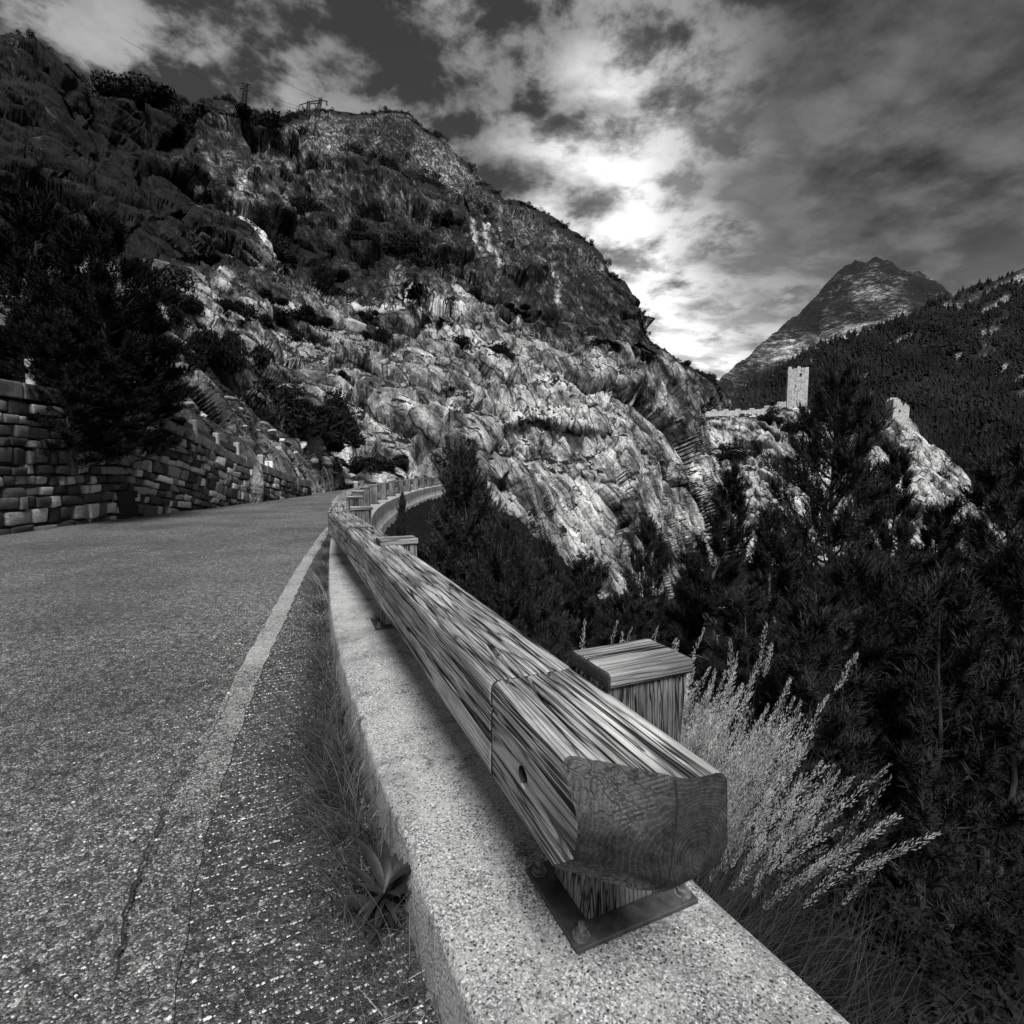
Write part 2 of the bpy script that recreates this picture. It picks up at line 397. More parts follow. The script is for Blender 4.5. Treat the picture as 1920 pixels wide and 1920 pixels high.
    # --- plants
    def leafmat(nm, lo, hi, rough=0.6, spec=0.25, scale=3.0):
        m = material(nm); c = m.co(); r = m.rnd()
        n = m.noise(c, scale, 4, 0.6)
        col = m.math('MULTIPLY', m.mapr(n, 0.3, 0.7, lo, hi), m.mapr(r, 0, 1, 0.75, 1.25))
        m.out(col, rough, None, spec)
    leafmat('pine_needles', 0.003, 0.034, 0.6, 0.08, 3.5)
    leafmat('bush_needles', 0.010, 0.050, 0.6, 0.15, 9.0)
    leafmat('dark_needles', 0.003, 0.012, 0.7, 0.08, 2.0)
    leafmat('shrub_leaves', 0.003, 0.014, 0.8, 0.05, 1.2)
    leafmat('forest_leaves', 0.006, 0.022, 0.9, 0.03, 0.02)
    leafmat('grass_blade', 0.012, 0.07, 0.6, 0.2, 6.0)
    leafmat('painted_shade_grass', 0.005, 0.038, 0.7, 0.1, 5.0)  # darker copy of the blade colour, with the slope's shade painted in
    leafmat('dry_grass', 0.10, 0.36, 0.6, 0.2, 9.0)
    leafmat('plume', 0.07, 0.50, 0.8, 0.1, 14.0)
    leafmat('weed_leaf', 0.006, 0.024, 0.4, 0.35, 18.0)
    m = material('twig_bark'); m.out(m.mapr(m.noise(m.co(), 12, 3, 0.7), 0.3, 0.7, 0.008, 0.05), 0.9, None, 0.1)
    m = material('bark'); c = m.co(); n = m.noise(m.mapping(c, scale=(1, 1, 0.25)), 14, 6, 0.7)
    m.out(m.mapr(n, 0.3, 0.7, 0.012, 0.08), 0.9, m.bump(n, 0.9, 0.02), 0.1)
    m = material('pale_bark'); c = m.co(); n = m.noise(m.mapping(c, scale=(1, 1, 0.25)), 14, 6, 0.7)
    m.out(m.mapr(n, 0.3, 0.7, 0.05, 0.32), 0.9, m.bump(n, 0.9, 0.02), 0.1)
    m = material('undergrowth'); c = m.co(); n = m.noise(c, 3.5, 9, 0.72)
    m.out(m.ramp(n, [(0.35, 0.001), (0.55, 0.003), (0.68, 0.012), (0.82, 0.12)]), 0.95, m.bump(n, 1.0, 0.12), 0.1)
    m = material('gravel'); c = m.co(); r = m.noise(c, 60, 3, 0.8)
    m.out(m.ramp(m.voro(c, 45, 'F1', 'Distance'), [(0.0, 0.08), (0.35, 0.25), (0.7, 0.5)]), 0.8, None, 0.3)
    m = material('pylon_steel'); m.out(0.025, 0.7, None, 0.2)
    m = material('sign_white'); m.out(m.mapr(m.noise(m.co(), 20, 5, 0.7), 0.3, 0.7, 0.5, 0.8), 0.6)
    m = material('sign_black'); m.out(0.02, 0.7)
make_materials()

# ------------------------------------------------------------------ kerb line (line of the rail posts), road levels
def gz(y): return -0.009 * max(0.0, y - 5.0)
POSTS = [(0.200, 1.03), (-0.63, 2.90), (-1.45, 5.1), (-2.12, 7.2), (-2.66, 9.2), (-3.05, 11.05), (-3.36, 12.95), (-3.59, 14.85), (-3.77, 16.75),
         (-3.90, 18.65), (-4.0, 20.55), (-4.07, 22.5), (-4.10, 24.4), (-4.08, 26.3), (-4.0, 28.2), (-3.85, 30.1)]
KL = [(3.5, -5.5), (2.4, -3.25), (1.28, -1.1), (0.70, -0.007), (0.138, 1.049), (-0.666, 2.88)] + POSTS[2:] + [(-3.6, 32.1), (-3.2, 34.2)]
def catmull(pts, step):
    out = []
    P = [Vector((*p, 0)) for p in pts]
    for i in range(len(P) - 1):
        p0 = P[max(i - 1, 0)]; p1 = P[i]; p2 = P[i + 1]; p3 = P[min(i + 2, len(P) - 1)]
        ln = (p2 - p1).length; n = max(2, int(ln / step(p1.y)))
        for k in range(n):
            t = k / n
            out.append(0.5 * ((2 * p1) + (p2 - p0) * t + (2 * p0 - 5 * p1 + 4 * p2 - p3) * t * t + (3 * p1 - p0 - 3 * p2 + p3) * t ** 3))
    out.append(P[-1]); return out
def tangents(c):
    return [(c[min(i + 1, len(c) - 1)] - c[max(i - 1, 0)]).normalized() for i in range(len(c))]
CURVE = catmull(KL, lambda y: 0.035 if 0.2 < y < 3 else (0.08 if y < 8 else 0.25))
TAN = tangents(CURVE)
NOR = [Vector((-t.y, t.x, 0)) for t in TAN]      # towards the road
C_np = np.array([(p.x, p.y) for p in CURVE]); N_np = np.array([(n.x, n.y) for n in NOR])
def kerb_side(xy):
    """signed distance to the kerb line, positive on the ravine side"""
    xy = np.asarray(xy, float); out = np.empty(len(xy)); yy = np.empty(len(xy))
    Cs = C_np[::4]; Ns = N_np[::4]
    for s in range(0, len(xy), 4000):
        q = xy[s:s + 4000, None, :] - Cs[None]
        dd = (q * q).sum(-1); k = dd.argmin(1)
        sg = -(q[np.arange(len(k)), k] * Ns[k]).sum(-1)
        out[s:s + 4000] = np.sqrt(dd[np.arange(len(k)), k]) * np.sign(sg); yy[s:s + 4000] = Cs[k, 1]
    return out, yy

def strip(name, offs, zfun, mat, kind='structure', i0=0, i1=None, jitter=0.0, seed=0):
    """sheet that follows the kerb line; offs(i,p) gives the list of offsets towards the road"""
    V = []; n = None; rng = np.random.default_rng(seed)
    idx = list(range(i0, i1 if i1 else len(CURVE)))
    for i in idx:
        os_ = offs(i, CURVE[i]); n = len(os_)
        for o in os_:
            p = CURVE[i] + NOR[i] * o
            V.append((p.x, p.y, zfun(p)))
    V = np.array(V)
    if jitter: V[:, :2] += rng.normal(0, jitter, (len(V), 2))
    return tag(mesh_obj(name, V, grid_faces(len(idx), n), mat), kind=kind)

# road
WALLX = -8.0
def build_road():
    V = []; ncol = 26; rows = 0
    for i in range(0, len(CURVE), 3):
        p = CURVE[i] + NOR[i] * 0.12; n = NOR[i]
        rows += 1
        far = Vector((WALLX - 0.5, p.y - 0.0, 0)) if p.y > 6 else Vector((WALLX - 0.5 - (6 - p.y) * 0.05, p.y - (6 - p.y) * 0.9, 0))
        for c in range(ncol):
            t = (c / (ncol - 1)) ** 1.3
            q = p.lerp(far, t)
            V.append((q.x, q.y, gz(q.y)))
    V = np.array(V)
    V[:, 2] += 0.012 * vnoise(np.c_[V[:, :2] * 0.5, np.zeros(len(V))], 4)
    road = tag(mesh_obj('road', V, grid_faces(rows, ncol), 'asphalt', smooth=True), kind='structure')
    return road
road = build_road()
def rz(p): return gz(p.y) + 0.016
def line_off(y):
    return float(np.interp(y, [0, 1.0, 1.6, 3.6, 6.9, 10, 30], [0.78, 0.77, 0.77, 0.60, 0.45, 0.42, 0.4]))
strip('road_shoulder', lambda i, p: [0.2 + (line_off(p.y) - 0.2) * k / 5 for k in range(6)], rz, 'shoulder_asphalt')
strip('edge_line_marking', lambda i, p: [line_off(p.y) - 0.012 + 0.004 * math.sin(i * 0.9), line_off(p.y) + 0.045, line_off(p.y) + 0.10 + 0.004 * math.sin(i * 0.7)], lambda p: rz(p) + 0.005, 'road_paint')
# long crack in the asphalt along the line
def asphalt_crack():
    rng = random.Random(5); V = []; Fc = []
    pts = [onz(u, v, 0.022) for u, v in ((212, 1840), (238, 1700), (262, 1625), (292, 1560), (312, 1490), (345, 1440), (385, 1405), (398, 1370), (420, 1330), (432, 1300))]
    dense = []
    for a, b in zip(pts, pts[1:]):
        for k in range(9): dense.append(a.lerp(b, k / 9) + Vector((rng.uniform(-.006, .006), rng.uniform(-.004, .004), 0)))
    for i, p in enumerate(dense):
        wd = 0.0035 * (0.4 + rng.random()) * (1 - 0.6 * i / len(dense))
        V += [p + Vector((-wd, 0, 0)), p + Vector((wd, 0, 0))]
        if i: Fc.append((2 * i - 2, 2 * i - 1, 2 * i + 1, 2 * i))
    mesh_obj('crack', V, Fc, 'crack_fill', road)
asphalt_crack()

# kerb
def build_kerb():
    prof = [(0.325, -0.30), (0.312, -0.02), (0.308, 0.06), (0.304, 0.12), (0.302, 0.160), (0.300, 0.170), (0.293, 0.178), (0.282, 0.181)]
    prof += [(0.282 - 0.490 * k / 16, 0.181) for k in range(1, 16)]
    prof += [(-0.208, 0.181), (-0.222, 0.178), (-0.229, 0.170), (-0.230, 0.15), (-0.236, -0.05), (-0.240, -0.22), (-0.285, -0.24), (-0.295, -0.27), (-0.31, -0.60), (-0.33, -1.2)]
    V = []
    for i, p in enumerate(CURVE):
        for o, z in prof:
            q = p + NOR[i] * o; V.append((q.x, q.y, z + gz(p.y)))
    V = np.array(V); n = len(prof)
    near = np.repeat(sstep(6, 2, C_np[:, 1]), n)
    top = np.tile(np.array([1.0 if z > 0.1 else 0.5 for o, z in prof]), len(CURVE))
    edge = np.tile(np.array([1.0 if (0.155 < z < 0.1805) else 0.08 for o, z in prof]), len(CURVE))
    n1 = vnoise(V * 40, 3) + 0.8 * vnoise(V * 90, 4)
    chip = np.clip(vnoise(V * 26, 8) + 0.6 * vnoise(V * 7, 18) - 0.25, 0, 1)
    V[:, 2] += near * top * (0.0014 * n1 - 0.016 * chip * edge)
    k = np.repeat(N_np, n, 0); V[:, :2] -= (k * (near * edge * (0.003 * n1 + 0.012 * chip))[:, None]) * np.sign(np.tile([o for o, z in prof], len(CURVE)))[:, None]
    t = thing('concrete_kerb', 'long pale concrete kerb curving along the road edge beneath the timber rail', 'kerb')
    G = V.reshape(len(CURVE), n, 3)
    cuts = [0] + [int(np.abs(C_np[:, 1] - y).argmin()) for y in (-1.9, 4.1, 8.3, 12.1, 15.9, 19.7, 23.5, 27.3)] + [len(CURVE) - 1]
    for a, b_ in zip(cuts, cuts[1:]):
        g = G[a:b_ + 1].copy()
        g[0] += (g[1] - g[0]) / (np.linalg.norm(g[1] - g[0], axis=-1, keepdims=True) + 1e-9) * 0.006; g[-1] -= (g[-1] - g[-2]) / (np.linalg.norm(g[-1] - g[-2], axis=-1, keepdims=True) + 1e-9) * 0.006
        mesh_obj('kerb_length', g.reshape(-1, 3), grid_faces(len(g), n), 'concrete', t, smooth=True)
build_kerb()

# ------------------------------------------------------------------ ravine ground
def build_ravine():
    xs = np.concatenate([np.linspace(-9, 8, 120), np.linspace(8.4, 60, 70), [90, 200, 600, 2500, 7000]])
    xs = np.concatenate([[-7000, -2500, -600, -150, -40, -16], xs])
    ys = np.concatenate([[-7000, -2000, -400, -80, -25], np.linspace(-10, 8, 110), np.linspace(8.3, 60, 110), [75, 110, 250, 700, 2500, 7000]])
    X, Y = np.meshgrid(xs, ys); xy = np.stack([X.ravel(), Y.ravel()], -1)
    s, ky = kerb_side(xy)
    z = np.where(s > 0.2, -0.42 - 0.62 * (s - 0.2) - 0.25 * np.clip(s - 2.5, 0, 8), -0.6)
    z = np.maximum(z, -16 - 0.0 * s)
    far = sstep(70, 300, np.hypot(xy[:, 0], xy[:, 1])); z = z * (1 - far) - 45 * far
    p = np.c_[xy, np.zeros(len(xy))]
    z = z + np.where(s > 0.3, 1, 0) * np.clip(s / 3, 0, 1) * 0.55 * fbm(p * 0.55, 4, 0.55, 11) * (1 - far)
    z = np.where((xy[:, 1] > 33) & (s < 3), -2.0, z)
    V = np.c_[xy, z]
    tag(mesh_obj('ravine_ground', V, grid_faces(len(ys), len(xs)), 'undergrowth', smooth=True), kind='structure')
build_ravine()
def ravine_z(x, y):
    s, _ = kerb_side([(x, y)]); s = s[0]
    z = -0.42 - 0.62 * (s - 0.2) - 0.25 * min(max(s - 2.5, 0), 8)
    return max(z, -16)

# ------------------------------------------------------------------ mountains
def tps(ctrl):
    c = np.array(ctrl, float); P = c[:, :2] / 400.0; val = np.log(c[:, 2]); n = len(c)
    def U(r2): return np.where(r2 > 1e-12, r2 * np.log(r2 + 1e-12), 0)
    A = np.zeros((n + 3, n + 3)); A[:n, :n] = U(((P[:, None] - P[None]) ** 2).sum(-1)) + np.eye(n) * 0.02
    A[:n, n] = 1; A[:n, n + 1:] = P; A[n, :n] = 1; A[n + 1:, :n] = P.T
    wv = np.linalg.solve(A, np.r_[val, 0, 0, 0])
    def f(u, v):
        q = np.stack([u.ravel(), v.ravel()], -1) / 400.0; out = np.empty(len(q))
        for s in range(0, len(q), 20000):
            qq = q[s:s + 20000]
            out[s:s + 20000] = U(((qq[:, None] - P[None]) ** 2).sum(-1)) @ wv[:n] + wv[n] + qq @ wv[n + 1:]
        return out.reshape(u.shape)
    return f
def polyline_fn(pts):
    a = np.array(pts, float); return lambda u: np.interp(u, a[:, 0], a[:, 1])

def relief(name, ctrl, ridge, bottom, u0, u1, nu, nv, mat, seed, ledges=(), rough=1.0, ridge_amp=5.0, ridge_len=55.0, tone_fn=None, veg_fn=None, strata=True, back=0.35, blocks=True, lams=(64, 32, 16, 8, 4, 2, 1, 0.5, 0.25)):
    """rock wall: depth from control points, ledges as real steps, then fractured in 3D along its normal"""
    us = np.linspace(u0, u1, nu); t = np.linspace(0, 1, nv)
    vr = ridge(us); vb = bottom(us)
    nz = np.c_[us / ridge_len, us * 0, us * 0]; vr = vr + ridge_amp * fbm(nz, 5, 0.6, seed + 50)
    Ug = np.repeat(us[None], nv, 0); Vg = vr[None] + (vb - vr)[None] * t[:, None]
    lnD = tps(ctrl)(Ug, Vg)
    for (pts, lo, hi, amt, soft, reach) in ledges:
        lf = polyline_fn(pts)(Ug); dist = lf - Vg + 7 * fbm(np.c_[Ug.ravel() / 60, Vg.ravel() / 200, Ug.ravel() * 0], 3, .5, seed + 9).reshape(Ug.shape)
        win = sstep(lo - 40, lo + 40, Ug) * (1 - sstep(hi - 40, hi + 40, Ug))
        step = sstep(0, soft, dist)
        if reach: step = step * (1 - sstep(reach * 0.3, reach, dist))
        lnD = lnD + amt * step * win
    P = at_np(Ug.ravel(), Vg.ravel(), np.exp(lnD.ravel())).reshape(nv, nu, 3)
    # normal
    du = np.gradient(P, axis=1); dv = np.gradient(P, axis=0)
    nrm = np.cross(dv, du); nrm /= (np.linalg.norm(nrm, axis=-1, keepdims=True) + 1e-9)
    view = P - np.array([0, 0, CAMZ]); vl = np.linalg.norm(view, axis=-1, keepdims=True); vd = -view / vl
    nrm = np.where(((nrm * vd).sum(-1) < 0)[..., None], -nrm, nrm)
    nd = nrm * 0.75 + vd * 0.45; nd /= np.linalg.norm(nd, axis=-1, keepdims=True)
    Q = P.reshape(-1, 3); D = vl.ravel()
    sp = D * ((u1 - u0) / nu) / F
    if strata:
        ax = np.array([0.42, 0.0, -0.907]); px_ = np.array([0.907, 0.0, 0.42])
        al = Q @ ax; pr = Q @ px_
        Qs = np.stack([pr, Q[:, 1] * 0.75, al * 0.45], -1)
    else: Qs = Q
    disp = np.zeros(len(Q))
    for k, lam in enumerate(lams):
        wgt = sstep(3.5 * sp, 7 * sp, np.full(len(Q), float(lam))) * sstep(0.36 * D, 0.13 * D, np.full(len(Q), float(lam)))
        n = vnoise(Qs / lam, seed + k); rd = 1 - 2 * np.abs(vnoise(Qs / lam * 0.9 + 31.7, seed + 20 + k))
        n3 = vnoise(Q / lam * 1.1 + 3.3, seed + 40 + k)
        disp += rough * lam * wgt * (0.045 * n + 0.085 * rd + 0.06 * n3) * (1.3 if lam > 12 else (1.1 if lam > 3 else 0.8))
    if blocks:
        for k, lam in enumerate((22.0, 9.0, 3.4, 1.2)):
            wgt = sstep(3.5 * sp, 7 * sp, np.full(len(Q), lam)) * sstep(0.34 * D, 0.16 * D, np.full(len(Q), lam))
            if wgt.max() < 0.01: continue
            wp = Qs / lam + 0.25 * np.stack([vnoise(Qs / lam * 1.7 + 5, seed + 61), vnoise(Qs / lam * 1.7 + 9, seed + 62), vnoise(Qs / lam * 1.7 + 13, seed + 63)], -1)
            hgt, ed = cells(wp, seed + 70 + k)
            disp += rough * lam * wgt * ((0.26, 0.27, 0.24, 0.18)[k] * hgt - 0.12 * (1 - sstep(0, 0.10, ed)))
    fade = (0.25 + 0.75 * sstep(0.0, 0.06, np.repeat(t[:, None], nu, 1))).ravel()
    facing = (nrm * vd).sum(-1).ravel()
    fade = fade * (0.30 + 0.70 * sstep(0.0, 0.10, facing))
    Q2 = Q + nd.reshape(-1, 3) * (disp * fade)[:, None]
    G = Q2.reshape(nv, nu, 3)
    du = np.gradient(G, axis=1); dv = np.gradient(G, axis=0); n2 = np.cross(dv, du); n2 /= (np.linalg.norm(n2, axis=-1, keepdims=True) + 1e-9)
    n2 = np.where(((n2 * vd).sum(-1) < 0)[..., None], -n2, n2)
    tone = tone_fn(Ug, Vg) if tone_fn else np.full(Ug.shape, 0.5)
    veg = 0.75 * sstep(0.60, 0.92, n2[..., 2]) + (veg_fn(Ug, Vg) if veg_fn else 0)
    # back of the ridge, so that the mass has depth
    rows = []
    for k in range(1, 5):
        b = G[0].copy(); dist = vl[0] * back * k / 4
        b += np.concatenate([view[0, :, :2] / vl[0] * dist, -(dist * (0.15 + 0.25 * k))], -1); rows.append(b)
    full = np.concatenate([np.array(rows[::-1]), G], 0)
    tone = np.concatenate([np.repeat(tone[:1], 4, 0), tone], 0); veg = np.concatenate([np.repeat(veg[:1], 4, 0), veg], 0)
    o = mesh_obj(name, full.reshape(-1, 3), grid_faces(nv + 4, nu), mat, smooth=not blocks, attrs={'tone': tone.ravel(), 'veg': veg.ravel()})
    tag(o, kind='structure')
    def surf(u, v):
        i = int(round((u - u0) / (u1 - u0) * (nu - 1))); i = min(max(i, 0), nu - 1)
        tt = (v - vr[i]) / (vb[i] - vr[i]); j = min(max(int(round(tt * (nv - 1))), 0), nv - 1)
        return Vector(G[j, i]), float(n2[j, i, 2])
    surf.ridge = lambda u: float(np.interp(u, us, vr))
    return o, surf

CL = [(-80,960,10.6),(-80,700,12.8),(-80,430,45),(-80,60,150),
 (100,960,10.9),(100,760,12.6),(100,600,25),(100,430,60),(100,250,120),(100,90,190),
 (300,960,13.6),(300,775,14.6),(300,690,22),(300,560,45),(300,400,90),(300,300,150),(300,180,230),
 (450,960,17.6),(450,860,19),(450,760,30),(450,640,48),(450,500,75),(450,350,130),(480,212,260),
 (530,950,22),(530,880,24),
 (600,960,32),(600,905,32),(600,850,36),(600,760,45),(600,640,62),(600,560,85),(600,420,140),(600,320,200),(600,205,385),
 (700,930,35),(750,850,42),(750,700,60),(750,560,92),(750,400,170),(740,195,395),
 (850,960,38),(850,860,46),(850,700,68),(850,600,92),(900,480,160),(900,325,330),
 (950,1100,40),(950,900,52),(950,780,66),(950,640,98),
 (1050,1250,42),(1050,1000,56),(1050,800,74),(1050,650,120),(1050,520,200),(1050,410,290),
 (1200,1300,50),(1200,1100,60),(1200,900,80),(1200,760,112),(1190,620,190),(1180,540,215),
 (1300,1250,78),(1300,1000,105),(1300,850,140),(1300,690,195),
 (1400,1300,130),(1400,1100,160),(1400,950,195),(1400,780,240)]
RIDGE = polyline_fn([(-90,40),(60,75),(90,100),(130,132),(165,175),(200,190),(215,174),(240,170),(260,180),(285,184),(330,192),(380,192),(420,190),(440,192),(455,202),(480,210),(490,226),(518,240),
 (532,220),(550,214),(600,212),(660,212),(700,207),(735,203),(765,207),(776,220),(800,247),(830,264),(850,287),(870,300),(900,332),(920,347),(945,372),(985,382),(1010,393),(1045,415),(1070,434),(1100,457),(1130,487),(1140,512),(1170,524),(1184,552),(1187,590),(1198,622),(1215,648),(1260,675),(1290,688),(1330,698),(1355,713),(1370,737),(1395,768),(1430,800)])
CBOT = polyline_fn([(-90, 965), (770, 965), (860, 1300), (1430, 1330)])
L1 = [(300,500),(480,520),(560,545),(650,575),(720,578),(870,582),(920,600),(970,640),(1100,685),(1200,720),(1310,775)]
L2 = [(120,360),(250,320),(380,290),(515,246),(560,275),(600,300),(700,318),(800,350),(860,395),(930,470)]
L3 = [(820,890),(870,852),(940,806),(990,790),(1040,800),(1085,806),(1140,818)]
L4 = [(200,470),(300,440),(440,400),(520,420),(700,440),(820,500),(900,560)]
L5 = [(340,610),(450,640),(560,690),(660,720),(760,740),(900,760),(1000,775)]
L6 = [(880,950),(1000,870),(1120,850),(1220,860)]
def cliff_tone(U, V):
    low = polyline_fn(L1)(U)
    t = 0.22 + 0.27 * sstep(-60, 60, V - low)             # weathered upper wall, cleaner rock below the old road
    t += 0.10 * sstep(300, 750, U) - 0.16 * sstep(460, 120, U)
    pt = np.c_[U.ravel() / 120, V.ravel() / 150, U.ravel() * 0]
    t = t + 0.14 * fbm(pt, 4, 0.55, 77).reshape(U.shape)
    # pale dusty edge of the old road across the cliff, and pale streaks down the rock
    t = t + 0.4 * np.exp(-((V - low - 1) / 3.0) ** 2) * sstep(640, 670, U) * (1 - sstep(860, 890, U))
    for (a, b, c, d_, wd) in ((1020, 520, 1045, 600, 4), (1032, 520, 1040, 560, 3), (735, 520, 760, 575, 9), (860, 405, 900, 480, 5), (975, 810, 1010, 960, 6), (640, 745, 720, 830, 12), (1225, 740, 1290, 900, 7), (1260, 700, 1275, 760, 12), (830, 770, 825, 830, 8), (455, 340, 470, 420, 14), (440, 400, 500, 470, 12), (700, 268, 705, 275, 6), (480, 440, 560, 530, 14), (900, 440, 935, 520, 5)):
        L = max(abs(d_ - b), 1); k = np.clip((V - b) / L, 0, 1); xc = a + (c - a) * k
        m = np.exp(-((U - xc + 4 * np.sin(V / 9)) / wd) ** 2) * sstep(b - 8, b + 8, V) * (1 - sstep(d_ - 10, d_ + 14, V))
        t = t + 0.38 * m
    return t
def cliff_veg(U, V):
    pt = np.c_[U.ravel() / 70, V.ravel() / 40, U.ravel() * 0]
    n = fbm(pt, 4, 0.55, 99).reshape(U.shape)
    top = sstep(34, 4, V - RIDGE(U)) * 0.55
    l2 = np.exp(-((V - polyline_fn(L2)(U) + 4) / 15) ** 2) * 0.55 * sstep(160, 260, U) * (1 - sstep(800, 930, U))
    l1 = np.exp(-((V - polyline_fn(L1)(U) + 16) / 14) ** 2) * 0.42 * sstep(900, 700, U)
    l4 = np.exp(-((V - polyline_fn(L4)(U) + 6) / 14) ** 2) * 0.40
    lft = 0.10 * sstep(330, 120, U) * sstep(420, 300, V)
    return 0.10 + 0.20 * n * sstep(900, 560, V) + top + l2 + l1 + l4 + lft
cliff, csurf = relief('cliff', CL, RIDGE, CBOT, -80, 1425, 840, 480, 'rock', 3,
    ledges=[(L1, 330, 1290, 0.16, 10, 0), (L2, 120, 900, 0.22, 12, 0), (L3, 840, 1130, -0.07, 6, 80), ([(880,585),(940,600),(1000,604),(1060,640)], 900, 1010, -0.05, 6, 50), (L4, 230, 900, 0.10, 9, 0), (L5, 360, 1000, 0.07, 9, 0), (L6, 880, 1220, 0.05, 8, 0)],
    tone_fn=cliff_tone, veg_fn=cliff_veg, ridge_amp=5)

C2 = [(1270,785,172),(1270,1000,135),(1270,1400,85),(1450,768,166),(1450,1000,125),(1450,1400,75),(1650,792,160),(1650,1000,120),(1650,1400,70),
      (1830,900,150),(1830,1100,115),(1830,1400,70),(1990,1020,135),(1990,1400,65)]
R2 = polyline_fn([(1265,795),(1310,781),(1430,775),(1462,760),(1512,759),(1530,778),(1600,800),(1640,797),(1662,785),(1702,787),(1742,822),(1800,880),(1842,940),(1995,1010)])
outcrop, osurf = relief('fortress_rock', C2, R2, polyline_fn([(1260,1420),(2000,1420)]), 1268, 1992, 340, 300, 'rock', 23, rough=1.15, ridge_amp=3,
    tone_fn=lambda U, V: 0.62 + 0.12 * fbm(np.c_[U.ravel()/90, V.ravel()/90, U.ravel()*0], 4, .55, 5).reshape(U.shape) - 0.2 * sstep(1000, 1250, V),
    veg_fn=lambda U, V: -0.05 + 0.22 * fbm(np.c_[U.ravel()/60, V.ravel()/60, U.ravel()*0], 4, .55, 6).reshape(U.shape) + 0.35 * sstep(1020, 1200, V) + 0.2 * sstep(1720, 1850, U), back=0.12)
C3 = [(1300,780,430),(1300,1100,300),(1500,680,600),(1500,1100,330),(1600,640,700),(1600,900,420),(1832,540,900),(1832,800,480),(1832,1100,320),(1995,480,1000),(1995,1100,320)]
R3 = polyline_fn([(1290,800),(1350,775),(1392,745),(1420,724),(1500,668),(1560,644),(1620,622),(1700,594),(1740,568),(1790,550),(1832,538),(1995,478)])
slope, ssurf = relief('forested_slope', C3, R3, polyline_fn([(1280,1120),(2000,1120)]), 1292, 1995, 260, 170, 'rock', 41, rough=0.5, ridge_amp=3, strata=False, blocks=False,
    tone_fn=lambda U, V: 0.5 + 0 * U, veg_fn=lambda U, V: 0.50 + 0.55 * fbm(np.c_[U.ravel()/60, (V.ravel()+U.ravel()*0.55)/18, U.ravel()*0], 4, .55, 16).reshape(U.shape), back=0.1)
C4 = [(1290,745,1500),(1290,950,900),(1500,590,2300),(1500,800,1200),(1640,485,2700),(1640,640,1700),(1640,800,1100),(1830,590,2000),(1830,800,1200),(1995,690,1700),(1995,900,1000)]
R4 = polyline_fn([(1280,765),(1362,704),(1400,670),(1440,636),(1500,586),(1550,532),(1590,494),(1605,486),(1625,490),(1645,483),(1665,487),(1690,509),(1712,515),(1722,511),(1745,523),(1775,549),(1850,600),(1995,692)])
def peak_tone(U, V):
    rel = V - R4(U)
    scree = np.exp(-((V - (640 - (U - 1560) * 0.22)) / 26) ** 2) + 1.2 * np.exp(-(((U - 1630) / 40) ** 2 + ((V - 555) / 22) ** 2))
    return 0.14 + 0.34 * scree + 0.16 * fbm(np.c_[U.ravel()/40, V.ravel()/30, U.ravel()*0], 5, .6, 15).reshape(U.shape)
peak, psurf = relief('mountain_peak', C4, R4, polyline_fn([(1270,960),(2000,960)]), 1282, 1992, 300, 180, 'far_rock', 55, rough=0.6, ridge_amp=3.5, ridge_len=20.0,
    tone_fn=peak_tone, veg_fn=lambda U, V: -0.35 + 0 * U, back=0.2, lams=(256, 128, 64, 32, 16), blocks=False)

